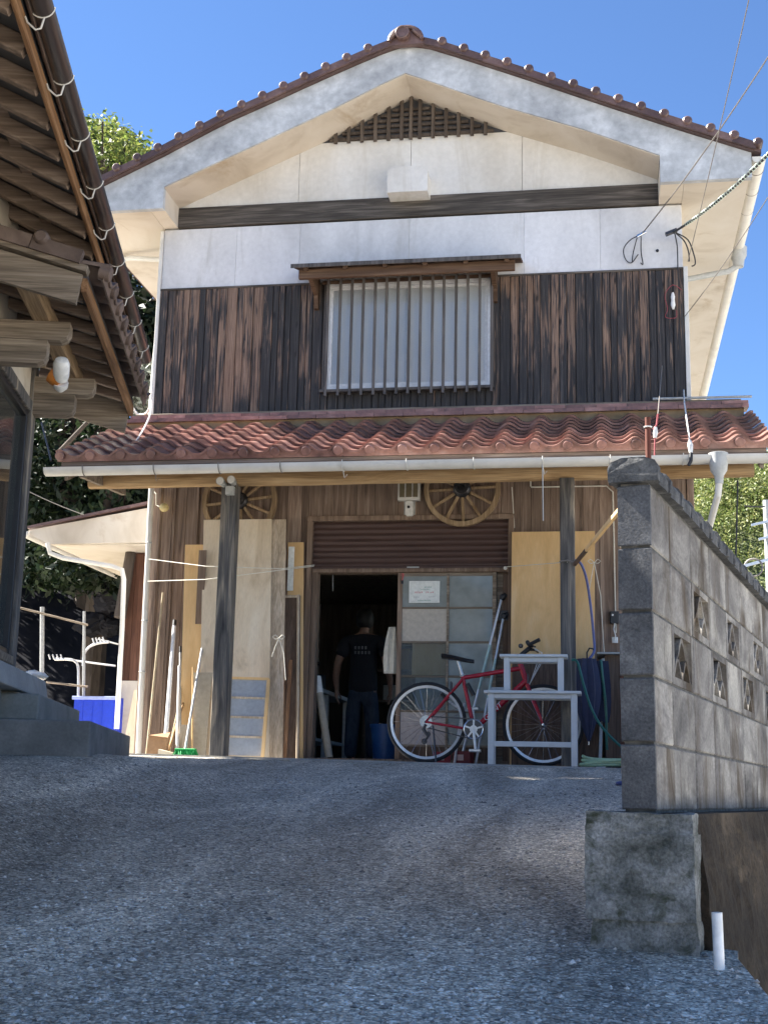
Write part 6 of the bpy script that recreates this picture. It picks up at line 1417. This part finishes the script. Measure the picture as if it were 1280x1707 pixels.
# utility pole at the far right
c = deep(1279, 880, 34); UPo = thing('utility_pole', 'pale utility pole with crossarms at the right edge', 'pole', (c.x, c.y, -2.4))
zt_ = deep(1279, 832, 34).z; MB().tube([V((c.x,c.y,-2.4)), V((c.x,c.y,zt_))], [.12,.1], 14).build('pole', PVG, UPo, smooth=True)
for py, L_ in ((868, .42), (893, .25)): z = deep(1270, py, 34).z; MB().bar(V((c.x-L_,c.y-.1,z-.12)), V((c.x+.6,c.y-.1,z+.1)), .06, .06).build('crossarm', ALW, UPo)
a = deep(1240, 948, 33); MB().bar(deep(1238,944,33), deep(1290,930,33), .07, .07).build('lower_arm', ALW, UPo); MB().ring(deep(1255,946,33), (.2,1,0), .22, .025, 24, 6).build('cable_coil', WIRG, UPo, smooth=True)
wire('far_wire', 'distant power line meeting the utility pole', deep(1240,843,34), deep(1274,844,34), .02, WIRE, .02)

# ================================================================== BEHIND THE STEPS
YBC = 12.5; p0, p1 = W(125, 1161, YBC), W(193, 1160, YBC); BC = thing('blue_container', 'bright blue plastic container behind the entrance steps', 'container', (p0.x+.2, YBC+.1, 0))
zt_ = p0.z; mb = MB()
for (x0,x1,y0,y1) in ((p0.x,p1.x,YBC,YBC+.03),(p0.x,p1.x,YBC+.37,YBC+.4),(p0.x,p0.x+.02,YBC+.031,YBC+.369),(p1.x-.02,p1.x,YBC+.031,YBC+.369)): mb.bb(x0,x1,y0,y1,.02,zt_)
mb.bb(p0.x+.02,p1.x-.02,YBC+.03,YBC+.37,.02,.05); mb.build('body', BLU, BC); MB().cham(p0.x-.02, p1.x+.02, YBC-.015, YBC-.001, zt_-.03, zt_+.004, .004, 'x').build('rim', simple('pale_blue_rim', (.35,.42,.75), .4), BC)
for k in range(3): xx = p0.x+.09+.1*k; MB().cham(xx-.006, xx+.006, YBC-.007, YBC-.0005, .05, zt_-.031, .002).build('rib', BLU, BC)
YR = 12.6
FN = thing('pipe_railing', 'rusty pipe railing on the bank behind the entrance steps', 'railing', W(110, 1150, YR))
for px in (70, 140): MB().tube([W(px,1165,YR), W(px+1,1012 if px == 70 else 1019,YR)], .024 if px == 70 else .016, 8).build('post', PVG, FN)
for (x0, y0, x1, y1) in ((33,1013,147,1042),(78,1137,147,1145)): MB().tube([W(x0,y0,YR-.03), W(x1,y1,YR-.03)], .011, 8).build('rail', GRYW, FN)
for lab, P in (('curved galvanised pipe with hooks reaching left behind the steps', [(131,1165),(131,1115),(125,1102),(112,1099),(92,1099)]), ('taller curved galvanised pipe with hooks reaching right behind the steps', [(139,1110),(141,1090),(150,1078),(165,1072),(182,1070)])):
    pts = [W(x, y, YR+.2) for x, y in P]; t_ = thing('curved_pipe', lab, 'pipe', pts[0], 0, 'curved pipes on the bank'); MB().tube(smooth_pts(pts, 6), .014, 8).build('pipe', ALW, t_, smooth=True)
    for k in range(4): q = pts[-2].lerp(pts[-1], k/3)+V((-.05,0,.0)); MB().tube([q, q+V((-.02,0,.05))], .008, 6).build('hook', ALW, t_)
MB().tube([W(94,1097,YR+.25), W(193,1110,YR+.25)], .011, 6).build('washing_pole', ALW, None, label='straight pale pole lying across the curved pipes', cat='pole')
MB().tube([W(164,1065,YR+.25), W(198,1074,YR+.25)], .009, 6).build('washing_pole', ALW, None, label='short pale pole above the straight one behind the shed downpipe', cat='pole')
c = W(58, 1127, 9.6); t_ = thing('white_pebbles', 'white stone and small plants on the concrete ledge', 'stone', c); wbv = MB().lathe([(.001,-.03),(.06,-.02),(.075,0),(.05,.03),(.001,.045)], 9, Matrix.Translation(c) @ Matrix.Scale(1.5,4,V((1,0,0)))); rough(wbv, .012, 3, 1).build('stone', PORC, t_)
wire('left_wire', 'thin dark wire sloping behind the corner post towards the shed', W(50,820,12.2), W(140,858,12.2), .005, WIRG, .01)
MB().tube([W(70,705,10.9), W(86,768,10.2)], .009, 6).build('stay_rod', INTD, None, label='dark rod rising from the left end of the pent gutter', cat='rod')
# rocks in the shaded bank
rg = random.Random(6)
for k in range(9):
    c = deep(rg.uniform(148, 196), rg.uniform(975, 1060), 16.6); s_ = rg.uniform(.12, .26)
    o = rough(MB().lathe([(.001,-s_*.6),(s_*.8,-s_*.4),(s_,0),(s_*.7,s_*.5),(.001,s_*.7)], 8, Matrix.Translation(c)), s_*.3, k, 1).build('bank_rock', SOIL, None, label='rough dark rock in the shaded bank behind the shed downpipe', cat='rock', group='rocks in the dark bank')
# tree added left of the houses, out of view, to shade the upper driveway
cr = []; rg = random.Random(15)
for k in range(26): cr.append(((rg.uniform(-13.8,-9.2), rg.uniform(9.0,11.2), rg.uniform(7.6,11)), (1.0,.75,.8)))
tree('dense broad tree added out of view beside the left house for shade', (-11.5, 9.9, -.3), 9, cr, 16000, .16, LF1, 44)
